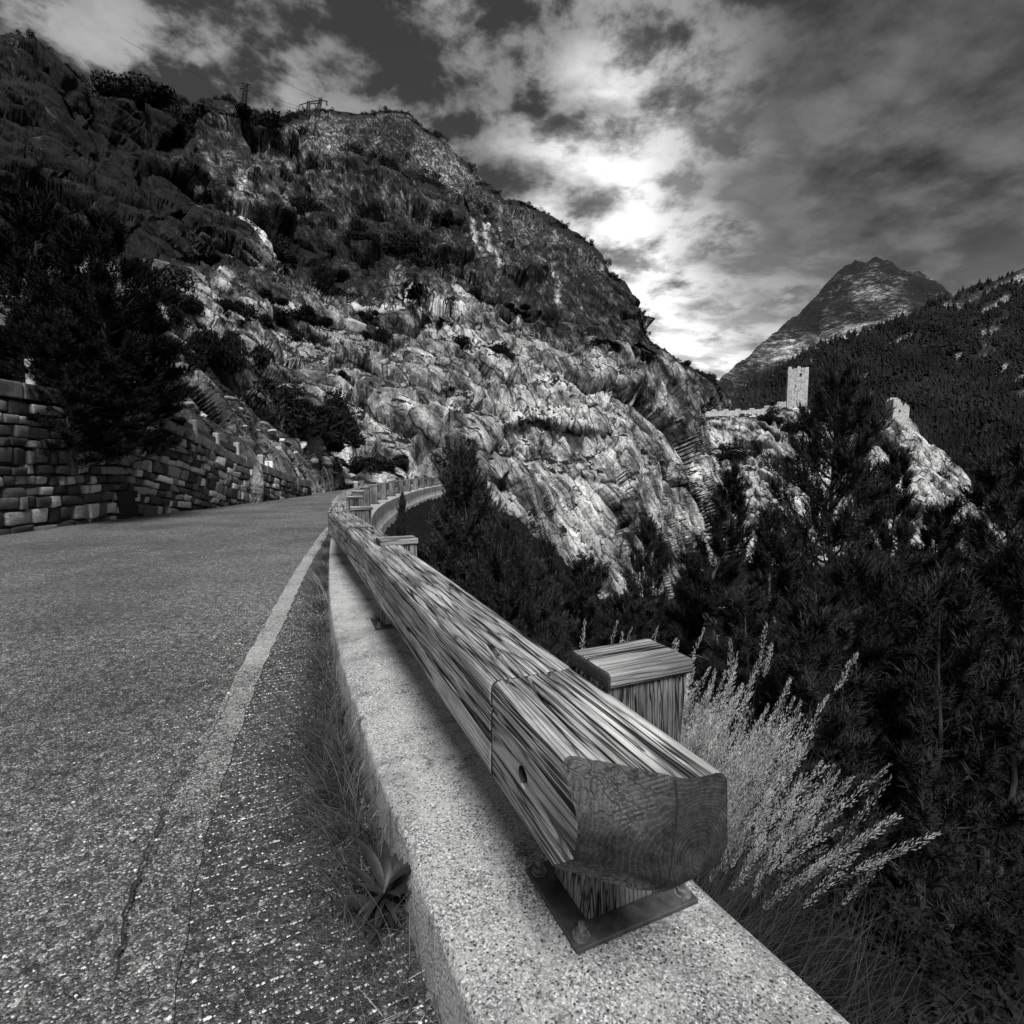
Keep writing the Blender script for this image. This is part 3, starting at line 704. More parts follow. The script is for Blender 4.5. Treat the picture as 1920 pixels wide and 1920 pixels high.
# ------------------------------------------------------------------ dry-stone retaining wall on the left
def build_wall():
    rng = random.Random(12)
    top = lambda y: float(np.interp(y, [0, 11, 13.1, 15.4, 20.3, 22], [2.2, 2.1, 1.72, 1.12, 0.25, 0.1]))
    wall = thing('stone_retaining_wall', 'dark mortared stone retaining wall falling towards the bend along the inner road edge', 'wall', (WALLX, 9, 0))
    Wm = Matrix.Translation((-WALLX, -9, 0))
    ys = [3.0 + k * 0.5 for k in range(38)]
    V = []; Fc = []
    for k, y in enumerate(ys):
        V += [(WALLX - 0.06, y, -0.4), (WALLX - 0.10, y, top(y)), (WALLX - 0.75, y, top(y) + 0.02), (WALLX - 0.75, y, -0.4)]
        if k:
            a = 4 * (k - 1); b = 4 * k
            for q in range(4): Fc.append((a + q, b + q, b + (q + 1) % 4, a + (q + 1) % 4))
    Fc += [(0, 1, 2, 3), tuple(4 * (len(ys) - 1) + q for q in (3, 2, 1, 0))]
    core = mesh_obj('mortar_core', [Wm @ Vector(v) for v in V], Fc, 'mortar', wall)
    # shared stone shapes
    shapes = []
    for s in range(12):
        b = bmesh.new(); bmesh.ops.create_cube(b, size=1.0)
        bmesh.ops.bevel(b, geom=b.edges[:], offset=0.13, segments=2, affect='EDGES', profile=0.55)
        for v in b.verts:
            n = vnoise(np.array([[v.co.x * 1.7 + s * 9, v.co.y * 1.7, v.co.z * 1.7]]), s)[0]
            v.co *= 1 + 0.24 * n; v.co.z += 0.05 * v.co.y * rng.uniform(-1, 1) ; v.co.x += 0.10 * n
        me = bpy.data.meshes.new('stone'); b.to_mesh(me); b.free()
        for p in me.polygons: p.use_smooth = True
        me.materials.append(MATS['wall_stone']); shapes.append(me)
    cnt = 0
    j = 0; acc = 0.0
    spec = []
    while acc < 2.6:
        h = rng.choice((0.15, 0.18, 0.21, 0.26)); acc += h + 0.02
        y = 6.9 + rng.random() * 0.3
        while y < 20.6:
            wd = rng.uniform(0.12, 0.28) if rng.random() < 0.7 else rng.uniform(0.26, 0.46)
            yc = y + wd / 2; zc = top(yc) - 0.02 - acc + h / 2 + 0.01
            y += wd + rng.uniform(0.012, 0.03)
            if zc < gz(yc) - 0.06 or zc + h / 2 > top(yc) - 0.01: continue
            hh = h * rng.uniform(0.74, 1.06); zc += rng.uniform(-.02, .02)
            sl = -math.atan2(top(yc - .2) - top(yc + .2), 0.4)
            M_ = Wm @ Matrix.Translation((WALLX - 0.045 + rng.uniform(-.03, .03), yc, zc)) @ Matrix.Rotation(sl + rng.uniform(-.06, .06), 4, 'X') @ Matrix.Rotation(rng.uniform(-.09, .09), 4, 'Z') @ Matrix.Diagonal((0.20, wd, hh, 1))
            spec.append((wd * hh / yc ** 2 * (1.0 if yc > 8.0 else 0.01), M_, rng.choice(shapes)))
        j += 1
    spec.sort(key=lambda q: -q[0])
    for _, M_, me in spec[:300]:
        o = link('stone', me, wall); o.matrix_local = M_
    b = bmesh.new()
    for _, M_, me in spec[300:]:
        k0 = len(b.verts); b.from_mesh(me); b.verts.ensure_lookup_table()
        bmesh.ops.transform(b, matrix=M_, verts=b.verts[k0:])
    tag(bm_obj('small_stones', b, 'wall_stone', wall, smooth=True), kind='stuff')
    # coping slabs
    y = 6.0
    while y < 20.2:
        L = rng.uniform(0.9, 1.5); yc = y + L / 2
        sl = -math.atan2(top(yc - .2) - top(yc + .2), 0.4)
        o = bm_obj('coping_slab', box_bm(0.62, L - 0.02, 0.26, 0.02), 'coping', wall)
        o.matrix_local = Wm @ Matrix.Translation((WALLX - 0.26 + rng.uniform(-.02, .02), yc, top(yc) + 0.135)) @ Matrix.Rotation(sl, 4, 'X')
        y += L
    # drain opening near the foot
    bmd = box_bm(0.10, 0.55, 0.55, 0.0)
    o = bm_obj('drain_opening', bmd, 'void', wall); o.matrix_local = Wm @ Matrix.Translation((WALLX + 0.03, 11.0, 0.24))
    return top
wall_top = build_wall()

# low railing on the wall
def build_wall_rail():
    r = thing('wall_top_railing', 'low railing of stubby concrete posts and dark bars on the stone wall', 'railing', (WALLX - 0.3, 14, wall_top(14)))
    inv = Matrix.Translation((-(WALLX - 0.3), -14, -wall_top(14)))
    ys = [9.4, 10.6, 11.75, 12.9, 14.05, 15.1, 16.2]
    for y in ys:
        o = bm_obj('post', box_bm(0.15, 0.15, 0.75, 0.04, 3), 'pale_concrete', r)
        o.matrix_local = inv @ Matrix.Translation((WALLX - 0.3, y, wall_top(y) + 0.38))
    for a, b in zip(ys, ys[1:]):
        L = math.hypot(b - a, wall_top(a) - wall_top(b)) - 0.2
        o = bm_obj('rail_bar', box_bm(0.10, L, 0.16, 0.015), 'steel_plate', r)
        o.matrix_local = inv @ Matrix.Translation((WALLX - 0.32, (a + b) / 2, (wall_top(a) + wall_top(b)) / 2 + 0.52)) @ Matrix.Rotation(-math.atan2(wall_top(a) - wall_top(b), b - a), 4, 'X')
    # upright marker slab and number plate at the end of the railing
    p = at(487, 868, 17.6)
    m = bm_obj('marker_stone', box_bm(0.20, 0.16, 0.75, 0.05, 2), 'pale_concrete'); m.location = (p.x, p.y, p.z - 0.1); m.rotation_euler = (0.05, 0.08, 0.3)
    tag(m, 'upright pale slab at the lower end of the wall railing', 'stone')
    p = at(504, 871, 18.6)
    t = thing('number_plate', 'small white square plate with the figure 2 beside the upright slab', 'sign', p, (0, 0, 0.3))
    bm_obj('plate', box_bm(0.25, 0.02, 0.25, 0.004), 'sign_white', t)
    o = bm_obj('stake', box_bm(0.05, 0.03, 0.9, 0.004), 'steel_plate', t); o.location = (0, 0.03, -0.4)
    cu = bpy.data.curves.new('figure', 'FONT'); cu.body = '2'; cu.size = 0.22; cu.align_x = 'CENTER'; cu.align_y = 'CENTER'; cu.extrude = 0.002
    tmp = bpy.data.objects.new('figure_tmp', cu); COL.objects.link(tmp)
    dg = bpy.context.evaluated_depsgraph_get(); me = bpy.data.meshes.new_from_object(tmp.evaluated_get(dg)); bpy.data.objects.remove(tmp)
    me.materials.clear(); me.materials.append(MATS['sign_black'])
    o = link('figure', me, t); o.location = (-0.02, -0.016, 0.0); o.rotation_euler = (math.pi / 2, 0, 0)
build_wall_rail()

# ------------------------------------------------------------------ timber guard rail
BW, BH = 0.20, 0.213
def beam_mesh(L, seed, near, skew0=0.0, skew1=0.0):
    """timber along local x, origin at its start, top at z=0, road side at +y; drying cracks are real grooves"""
    rng = random.Random(seed)
    nl = int(L / (0.012 if near else 0.10)) + 2
    r = 0.018
    grooves = [(-0.062, 0.009, 0.020), (-0.022, 0.006, 0.016), (0.024, 0.010, 0.022), (0.062, 0.007, 0.018)]
    prof = []
    def corner(cy, cz, a0):
        for k in range(5):
            a = a0 + k * math.pi / 8; prof.append((cy + r * math.cos(a), cz + r * math.sin(a), None))
    hw = BW / 2
    # start at bottom road side going up, over the top to the ravine side
    corner(hw - r, -BH + r, -math.pi / 2)
    nside = 26 if near else 3
    for k in range(1, nside): prof.append((hw, -BH + r + (BH - 2 * r) * k / nside, 'side'))
    corner(hw - r, -r, 0)
    ntop = 70 if near else 8
    for k in range(1, ntop): prof.append((hw - r - (BW - 2 * r) * k / ntop, 0, 'top'))
    corner(-hw + r, -r, math.pi / 2)
    for k in range(1, 4): prof.append((-hw, -r - (BH - 2 * r) * k / 4, 'back'))
    corner(-hw + r, -BH + r, math.pi)
    for k in range(1, 4): prof.append((-hw + r + (BW - 2 * r) * k / 4, -BH, 'bot'))
    n = len(prof); py = np.array([p[0] for p in prof]); pz = np.array([p[1] for p in prof])
    top = np.array([p[2] == 'top' for p in prof]); side = np.array([p[2] == 'side' for p in prof])
    xs = np.linspace(0, L, nl)
    X = np.repeat(xs[:, None], n, 1); Y = np.repeat(py[None], nl, 0).copy(); Z = np.repeat(pz[None], nl, 0).copy()
    X = X + np.where((xs < 0.3)[:, None], skew0 * Y * (1 - X / 0.3), 0) + np.where((xs > L - 0.3)[:, None], skew1 * Y * (1 - (L - X) / 0.3), 0)
    if near:
        for gi, (gy, gw, gd) in enumerate(grooves):
            path = gy + 0.012 * vnoise(np.c_[xs * 3.1, xs * 0 + gi * 7, xs * 0 + seed], 3) + rng.uniform(-.006, .006)
            wd = gw * (0.55 + 0.7 * np.clip(vnoise(np.c_[xs * 5, xs * 0 + gi, xs * 0 + seed], 5) + 0.5, 0, 1.3))
            on = sstep(-0.55, -0.1, vnoise(np.c_[xs * 2.3, xs * 0 + gi * 3, xs * 0 + seed], 6))
            Z -= np.where(top[None], gd * (on * (sstep(0.10, 0.26, xs) if seed == 101 else 1))[:, None] * np.exp(-((Y - path[:, None]) / (wd[:, None] * 0.55)) ** 2), 0)
        # fine raised grain
        P = np.stack([X * 1.5, Y * 60, Z * 60], -1).reshape(-1, 3)
        g = (vnoise(P + seed, 9) * 0.6 + vnoise(P * 2.3 + seed, 10) * 0.5).reshape(X.shape)
        Z += np.where(top[None], 0.0011 * g, 0); Y += np.where(side[None], 0.0011 * g, 0)
        for gi in range(2):
            pz0 = -0.06 - 0.075 * gi + 0.015 * vnoise(np.c_[xs * 2.7, xs * 0 + gi * 5, xs * 0 + seed + 3], 3)
            on = sstep(0.0, 0.35, vnoise(np.c_[xs * 2.1, xs * 0 + gi * 4, xs * 0 + seed + 8], 6))
            Y -= np.where(side[None], 0.006 * on[:, None] * np.exp(-((Z - pz0[:, None]) / 0.0035) ** 2), 0)
    # big gentle wane
    Wv = vnoise(np.stack([X * 1.2, Y * 6, Z * 6], -1).reshape(-1, 3) + seed * 3, 12).reshape(X.shape)
    Z += 0.003 * Wv
    V = np.stack([X, Y, Z], -1).reshape(-1, 3)
    idx = np.arange(nl * n).reshape(nl, n); nx = np.roll(idx, -1, 1)
    Fq = np.stack([idx[:-1].ravel(), idx[1:].ravel(), nx[1:].ravel(), nx[:-1].ravel()], -1)
    me = bpy.data.meshes.new('beam')
    fl = [tuple(f) for f in Fq.tolist()] + [tuple(idx[0].tolist()), tuple(idx[-1][::-1].tolist())]
    me.from_pydata(V.tolist(), [], fl); me.update()
    me.polygons.foreach_set('use_smooth', np.ones(len(me.polygons), bool))
    me.materials.append(MATS['timber'])
    return me
def beam_frame(a, b):
    """matrix with x from a to b, z up, y = towards the road (left of travel)"""
    x = (b - a).normalized(); y = Vector((-x.y, x.x, 0)).normalized(); z = x.cross(y).normalized()
    y = z.cross(x)
    return Matrix(((x.x, y.x, z.x, a.x), (x.y, y.y, z.y, a.y), (x.z, y.z, z.z, a.z), (0, 0, 0, 1)))

rail = thing('timber_guard_rail', 'weathered timber guard rail of thick beams and capped posts along the kerb', 'guard rail', (POSTS[0][0], POSTS[0][1], 0.18))
RINV = Matrix.Translation((-POSTS[0][0], -POSTS[0][1], -0.18))
RT = 0.61                                        # top of the beams above the road
def build_rail():
    P = [Vector((x, y, gz(y))) for x, y in POSTS]
    T = [(P[min(i + 1, len(P) - 1)] - P[max(i - 1, 0)]).normalized() for i in range(len(P))]
    T[0] = (P[1] - P[0]).normalized()
    NL = [Vector((-t.y, t.x, 0)).normalized() for t in T]
    off = 0.095 + BW / 2 + 0.006
    J = [p + n * off + Vector((0, 0, RT)) for p, n in zip(P, NL)]
    # the two near joints come straight from the photograph
    jl = onz(930, 1288, RT); jr = onz(1075, 1245, RT)
    J[0] = (jl + jr) / 2; J[0].z = RT
    j2l = onz(650, 990, RT + 0.02); J[1] = Vector((j2l.x, j2l.y, RT + 0.02)) - NL[1] * BW / 2 ; J[1].z = RT + 0.02
    # nose piece towards the camera
    nose_r = onz(1352, 1437, RT); d0 = (nose_r - jr); d0.z = 0; d0.normalize()
    end = J[0] + d0 * 0.52
    me = beam_mesh(0.52, 101, True, 0.0, 0.0)
    Mx = beam_frame(end, J[0] + d0 * 0.009)
    tip = onz(1262, 1455, RT)
    n1 = Vector((-0.36, -0.93, 0)).normalized(); n2 = Vector((0.30, -0.95, 0)).normalized()
    NR = (n2 + Vector((0, 0, 0.05))).normalized(); CR = tip + n2 * 0.014
    low = tip + n1 * 0.045; low.z = RT - 0.08
    lo2 = tip + n1 * 0.018; lo2.z = RT - 0.160
    lo3 = CR.copy(); lo3.z = RT - 0.160
    planes = [(tip, n1 + Vector((0, 0, 0.56))), (CR, NR), (low, n1 + Vector((0, 0, -0.22))), (lo2, n1 * 0.85 + Vector((0, 0, -0.75))), (lo3, n2 * 0.75 + Vector((0.2, 0, -0.75)))]
    Mi = Mx.inverted(); R3_ = Mi.to_3x3()
    loc = [(Mi @ c_, (R3_ @ n_).normalized()) for c_, n_ in planes]
    def fsurf(y, z):
        k_ = 0.006; vals = [c_.x + (n_.y * (y - c_.y) + n_.z * (z - c_.z)) / (-n_.x) for c_, n_ in loc]
        mx = np.max(vals, axis=0); return mx + k_ * np.log(sum(np.exp((v_ - mx) / k_) for v_ in vals))
    nv_ = len(me.vertices); co_ = np.empty(nv_ * 3, np.float32); me.vertices.foreach_get('co', co_); co_ = co_.reshape(-1, 3)
    ff = fsurf(co_[:, 1], co_[:, 2]); co_[:, 0] = np.maximum(co_[:, 0], ff); me.vertices.foreach_set('co', co_.ravel()); me.update()
    b = bmesh.new(); b.from_mesh(me); b.faces.ensure_lookup_table()
    cap = [f for f in b.faces if len(f.verts) > 8 and abs(f.calc_center_median().x) < 0.3]
    ring = list(cap[0].verts); bmesh.ops.delete(b, geom=cap, context='FACES_ONLY')
    cy = sum(v.co.y for v in ring) / len(ring); cz = sum(v.co.z for v in ring) / len(ring); prev = ring
    NR_ = 26
    for q in range(1, NR_ + 1):
        t_ = 1 - q / NR_
        if q == NR_: cur = [b.verts.new((float(fsurf(cy, cz)), cy, cz))]
        else:
            cur = []
            for v in ring:
                yy = cy + (v.co.y - cy) * t_; zz_ = cz + (v.co.z - cz) * t_
                cur.append(b.verts.new((float(fsurf(yy, zz_)) + 0.00012 * math.sin(yy * 613 + zz_ * 1291), yy, zz_)))
        for w_ in range(len(ring)):
            w2_ = (w_ + 1) % len(ring)
            if q == NR_: b.faces.new((prev[w_], prev[w2_], cur[0]))
            else: b.faces.new((prev[w_], prev[w2_], cur[w2_], cur[w_]))
        prev = cur
    bmesh.ops.remove_doubles(b, verts=b.verts, dist=2e-5); bmesh.ops.dissolve_degenerate(b, edges=b.edges, dist=1e-5)
    bmesh.ops.recalc_face_normals(b, faces=b.faces)
    for f in b.faces: f.smooth = True
    for e in b.edges:
        if len(e.link_faces) == 2 and e.calc_face_angle(0) > 0.75: e.smooth = False
    b.to_mesh(me); b.free()
    me.materials.clear(); me.materials.append(MATS['end_timber'])
    # counterbored bolt hole on the road side
    r_ = ray(981, 1457); y_ax = Mx.col[1].to_3d(); fp = (Mx @ Vector((0, BW / 2, 0)))
    k = (fp - Vector((0, 0, CAMZ))).dot(y_ax) / r_.dot(y_ax); hc = Mx.inverted() @ (Vector((0, 0, CAMZ)) + r_ * k)
    cb_ = bmesh.new(); bmesh.ops.create_cone(cb_, cap_ends=True, segments=24, radius1=0.020, radius2=0.020, depth=0.10)
    bmesh.ops.transform(cb_, matrix=Matrix.Translation(hc) @ Matrix.Rotation(math.pi / 2, 4, 'X'), verts=cb_.verts)
    cutter = bm_obj('cutter', cb_, 'void'); raw = link('raw', me)
    mod = raw.modifiers.new('hole', 'BOOLEAN'); mod.object = cutter; mod.operation = 'DIFFERENCE'; mod.solver = 'EXACT'
    dg = bpy.context.evaluated_depsgraph_get(); me2 = bpy.data.meshes.new_from_object(raw.evaluated_get(dg))
    bpy.data.objects.remove(raw); bpy.data.objects.remove(cutter)
    o = link('end_beam', me2, rail); o.matrix_local = RINV @ Mx
    o['label'] = 'short end beam with a dark slanting sawn nose'
    V = []; Fc = []; bar(V, Fc, hc + Vector((0, -0.046, 0)), hc + Vector((0, -0.030, 0)), 0.010, 6)
    bt = mesh_obj('bolt', V, Fc, 'bolt_steel', o)
    # drying crack down the wedge
    V = []; Fc = []; rr = random.Random(3); tl = Mi @ tip
    for q in range(16):
        s_ = q / 15; zz_ = -0.004 - 0.165 * s_; yy = tl.y + 0.022 * s_ + rr.uniform(-.001, .001)
        for sg in (-1, 1): V.append(Vector((float(fsurf(yy + sg * 0.0016, zz_)) - 0.0012, yy + sg * 0.0016 * (1 - 0.6 * s_), zz_)))
        if q: Fc.append((2 * q - 2, 2 * q - 1, 2 * q + 1, 2 * q))
    mesh_obj('drying_crack', V, Fc, 'void', o)
    # beams from joint to joint
    for i in range(len(J) - 1):
        g = 0.009 if i < 2 else 0.006
        d = (J[i + 1] - J[i]).normalized(); a = J[i] + d * g; bb = J[i + 1] - d * g
        L = (bb - a).length
        me = beam_mesh(L, 7 + i, i < 2)
        o = link('beam', me, rail); o.matrix_local = RINV @ beam_frame(a, bb)
    # posts
    def post(i, lean=0.0):
        n = -NL[i]; base = P[i] + Vector((0, 0, 0.18))
        x = n; y = Vector((-x.y, x.x, 0)); z = Vector((0, 0, 1))
        M = Matrix(((x.x, y.x, 0, base.x), (x.y, y.y, 0, base.y), (0, 0, 1, base.z), (0, 0, 0, 1)))
        hgt = 0.44
        b = box_bm(0.19, 0.13, hgt - 0.012, 0.006, 2, mtx=Matrix.Translation((0, 0, (hgt - 0.012) / 2 + 0.012)))
        o = bm_obj('post', b, 'post_timber', rail); o.matrix_local = RINV @ M
        if lean:
            for v in o.data.vertices: v.co.x += 0.16 * v.co.z; v.co.y += 0.08 * v.co.z
        near = i < 3
        # cap: its grain lies flat
        cb = box_bm(0.210, 0.148, 0.032, 0.010, 3)
        c = bm_obj('cap', cb, 'timber', o, smooth=False); c.matrix_local = Matrix.Translation((0.16 * hgt if lean else 0, 0.08 * hgt if lean else 0, hgt + 0.018))
        if i < 14:
            pb = box_bm(0.28, 0.215, 0.010, 0.0015, 1)
            pl_ = bm_obj('base_plate', pb, 'steel_plate', o); pl_.matrix_local = Matrix.Translation((0, 0, 0.0065))
        if near:
            for sx in (-1, 1):
                for sy in (-1, 1):
                    V = []; Fc = []
                    c0 = Vector((sx * 0.118, sy * 0.085, 0.011))
                    bar(V, Fc, c0, c0 + Vector((0, 0, 0.003)), 0.017, 14)
                    bar(V, Fc, c0 + Vector((0, 0, 0.003)), c0 + Vector((0, 0, 0.013)), 0.0115, 6)
                    bar(V, Fc, c0 + Vector((0, 0, 0.013)), c0 + Vector((0, 0, 0.026)), 0.006, 8)
                    mesh_obj('bolt', V, Fc, 'bolt_steel', o)
        return o
    for i in range(len(P)): post(i, 0.06 if i == 0 else 0.0)
build_rail()

# ------------------------------------------------------------------ ruined towers, parapets, old road walls
def tower(name, label, base, sx, sy, h, rotz, seed, ruin):
    t = thing(name, label, 'tower', base, (0, 0, rotz))
    rng = random.Random(seed); th = 0.9
    # four walls with a broken top edge
    def wall(p, q, nm):
        n = 22; V = []; Fc = []; L = (q - p).length; dx = (q - p).normalized(); nn = Vector((-dx.y, dx.x, 0))
        for k in range(n + 1):
            s = k / n; pt = p.lerp(q, s)
            top = h * (1 - ruin(pt.x / sx, pt.y / sy)) + rng.uniform(-0.55, 0.45)
            for dz in (-2.0, 0.3 * h, 0.65 * h, top):
                for side in (0, 1):
                    V.append(pt + nn * (th * side) + Vector((0, 0, min(dz, top))) + Vector((rng.uniform(-.05, .05), rng.uniform(-.05, .05), 0)))
        for k in range(n):
            a = k * 8; b = (k + 1) * 8
            for lv in range(3):
                Fc.append((a + lv * 2, b + lv * 2, b + lv * 2 + 2, a + lv * 2 + 2))
                Fc.append((a + lv * 2 + 1, a + lv * 2 + 3, b + lv * 2 + 3, b + lv * 2 + 1))
            Fc.append((a + 6, b + 6, b + 7, a + 7))
        Fc += [(0, 2, 3, 1), (2, 4, 5, 3), (4, 6, 7, 5)]
        e = n * 8; Fc += [(e, e + 1, e + 3, e + 2), (e + 2, e + 3, e + 5, e + 4), (e + 4, e + 5, e + 7, e + 6)]
        mesh_obj(nm, V, Fc, 'tower_stone', t)
    c = [Vector((-sx / 2, -sy / 2, 0)), Vector((sx / 2, -sy / 2, 0)), Vector((sx / 2, sy / 2, 0)), Vector((-sx / 2, sy / 2, 0))]
    for a, b in ((0, 1), (1, 2), (2, 3), (3, 0)): wall(c[a], c[b], 'wall')
    for (x, z, ww, hh) in ((0.12 * sx, 0.78 * h, 0.45, 0.8), (-0.1 * sx, 0.45 * h, 0.3, 0.5)):
        if z < h * 0.9:
            o = bm_obj('arrow_slit', box_bm(ww, 0.3, hh), 'void', t); o.location = (x, -sy / 2 - 0.02, z)
    return t
p = at(1493, 752, 168)
tower('ruined_tower', 'pale square ruined tower on the rock beside the parapet wall', p, 5.5, 5.5, 9.8, -0.40, 3, lambda x, y: 0.16 * max(0, y) + 0.08 * max(0, x) )
p = at(1681, 790, 163)
tower('ruined_tower', 'broken stub of a pale ruined tower on the crag among the pines', p, 4.4, 4.4, 6.6, -0.15, 4, lambda x, y: 0.45 * max(0, x + 0.5 + y * 0.3) )
def parapet(name, label, pix, D, h, mat, th=0.6, merl=None, cat='wall', down=3.0):
    t = thing(name, label, cat, at(pix[0][0], pix[0][1], D[0]))
    inv = Matrix.Translation(-t.location); V = []; Fc = []
    pts = [at(u, v, dd) for (u, v), dd in zip(pix, D)]
    for k, q in enumerate(pts):
        for (dy, dz) in ((0, -down), (0, h), (th, h), (th, -down)):
            V.append(inv @ (q + Vector((0, dy, dz))))
        if k:
            a = 4 * (k - 1); b = 4 * k
            for s in range(4): Fc.append((a + s, b + s, b + (s + 1) % 4, a + (s + 1) % 4))
    n = len(pts) - 1; Fc += [(0, 1, 2, 3), (4 * n + 3, 4 * n + 2, 4 * n + 1, 4 * n)]
    mesh_obj('wall_body', V, Fc, mat, t)
    if merl:
        for a, b in zip(pts, pts[1:]):
            L = (b - a).length; k = max(1, int(L / merl))
            for i in range(k):
                c = a.lerp(b, (i + 0.5) / k)
                o = bm_obj('merlon', box_bm(merl * 0.6, th * 0.9, 0.5, 0.04), mat, t)
                o.matrix_local = inv @ Matrix.Translation(c + Vector((0, th / 2, h + 0.24))) @ Matrix.Rotation(math.atan2((b - a).y, (b - a).x), 4, 'Z')
    return t
parapet('fortress_wall', 'pale notched parapet wall leading up to the square tower', [(1308, 776), (1350, 774), (1395, 773), (1425, 771), (1452, 764), (1474, 756)], [170, 169, 168, 168, 167, 166], 0.6, 'tower_stone', 0.7, 2.6, down=1.0)
def on_cliff(u0, v0, u1, v1, n, bend=0.0):
    pts = []; D = []
    for k in range(n + 1):
        t = k / n; u = u0 + (u1 - u0) * t; v = v0 + (v1 - v0) * t + bend * math.sin(math.pi * t)
        D.append(min(csurf(u + du, v + dv)[0].y for du in (-6, 0, 6) for dv in (0, 4))); pts.append((u, v))
    D = [min(D[max(0, k - 1):k + 2]) - 0.25 for k in range(n + 1)]
    return pts, D
px, dd = on_cliff(968, 640, 1098, 683, 14, -3)
parapet('old_road_wall', 'smooth pale retaining wall of the old road below the cave', px, dd, 0.75, 'pale_concrete', 4.0, down=0.6)
def concrete_block(u, v, wpx, hpx, label):
    q, _ = csurf(u, v); s = q.y / F
    b = box_bm(wpx * s, wpx * s * 0.8, hpx * s, 0.16 * wpx * s, 3)
    for vv in b.verts:
        n = vnoise(np.array([[vv.co.x / (wpx * s) * 2.4 + u, vv.co.y / (wpx * s) * 2.4, vv.co.z / (wpx * s) * 2.4]]), 7)[0]; vv.co *= 1 + 0.22 * n
    o = bm_obj('rock_block', b, 'coping' if u < 600 else 'pale_concrete'); o.location = q + Vector((0, 0, 0)); o.rotation_euler = (0.2, 0.25, 0.6)
    tag(o, label, 'rock')
concrete_block(665, 604, 34, 22, 'pale squared block on the rock nose below the old road')
concrete_block(388, 566, 26, 30, 'grey block with a flat top among the dark shrubs')
concrete_block(296, 523, 26, 40, 'pale angular boulder beside the dark pine crowns')

# ------------------------------------------------------------------ pylons and cables on the ridge
def lattice(V, Fc, a, b, w0, w1, n, r):
    a = Vector(a); b = Vector(b); ax = (b - a)
    def cr(s):
        c = a + ax * s; h = (w0 + (w1 - w0) * s) / 2
        return [c + Vector((sx * h, sy * h, 0)) for sx, sy in ((-1, -1), (1, -1), (1, 1), (-1, 1))]
    prev = cr(0)
    for k in range(1, n + 1):
        cur = cr(k / n)
        for q in range(4):
            bar(V, Fc, prev[q], cur[q], r, 4)
            bar(V, Fc, prev[q], cur[(q + 1) % 4], r * 0.7, 4); bar(V, Fc, prev[(q + 1) % 4], cur[q], r * 0.7, 4)
        prev = cur
def pylons():
    D1 = 262.0; s = D1 / F
    b0 = at(452, 212, D1); t = thing('lattice_mast', 'leaning dark lattice mast with short arms on the left ridge crest', 'pylon', b0)
    top = at(462, 157, D1) - b0
    V = []; Fc = []; lattice(V, Fc, Vector((0, 0, -2)), top, 2.6, 0.9, 8, 0.17); mesh_obj('mast', V, Fc, 'pylon_steel', t)
    for k, (x0, x1) in enumerate(((-2.2, 1.6), (-2.6, 0.2))):
        V = []; Fc = []; c = top * (1.0 - 0.16 * k); bar(V, Fc, c + Vector((x0, 0, 0.4 if not k else -0.2)), c + Vector((x1, 0, -0.3 if not k else 0.3)), 0.3, 4); mesh_obj('arm', V, Fc, 'pylon_steel', t)
    D2 = 392.0
    b1 = at(588, 214, D2); t2 = thing('portal_pylon', 'two-legged portal pylon with hanging insulators on the summit ridge', 'pylon', b1)
    L = lambda u, v: at(u, v, D2) - b1
    for (u0, v0, u1, v1, nm) in ((577, 213, 579, 190, 'leg'), (594, 213, 602, 184, 'leg')):
        V = []; Fc = []; lattice(V, Fc, L(u0, v0 + 6), L(u1, v1), 2.6, 1.3, 6, 0.2); mesh_obj(nm, V, Fc, 'pylon_steel', t2)
    V = []; Fc = []
    for (ua, va, ub, vb) in ((561, 197, 579, 192), (579, 191, 602, 188), (602, 188, 614, 190), (579, 195, 602, 193)):
        bar(V, Fc, L(ua, va), L(ub, vb), 0.38, 4)
    for k in range(6):
        u = 579 + 23 * k / 6; bar(V, Fc, L(u, 191 - 3 * k / 6), L(u + 3.8, 194.5), 0.2, 4)
    mesh_obj('cross_beam', V, Fc, 'pylon_steel', t2)
    for (u0, v0, u1, v1) in ((567, 198, 569, 207), (590, 194, 593, 204), (612, 191, 613, 198)):
        V = []; Fc = []; bar(V, Fc, L(u0, v0), L(u1, v1), 0.5, 6); mesh_obj('insulator', V, Fc, 'pylon_steel', t2)
    for k, (a, b, Da, Db) in enumerate((((602, 185), (400, 80), D2, 300), ((612, 191), (430, 85), D2, 300), ((569, 206), (464, 158), D2, D1), ((590, 203), (462, 160), D2, D1), ((566, 205), (455, 163), D2, D1), ((452, 162), (225, 70), D1, 200))):
        V = []; Fc = []; pa = at(*a, Da); pb = at(*b, Db); prev = pa
        for q in range(1, 13):
            sgm = q / 12; c = pa.lerp(pb, sgm) - Vector((0, 0, 4.0 * sgm * (1 - sgm) * 2.2)); bar(V, Fc, prev, c, 0.055, 4); prev = c
        o = mesh_obj('power_cable', V, Fc, 'pylon_steel')
        tag(o, 'thin sagging power cable strung from the portal pylon across the sky' if k != 5 else 'thin power cable running from the lattice mast off to the left', 'cable', 'power cables')
pylons()

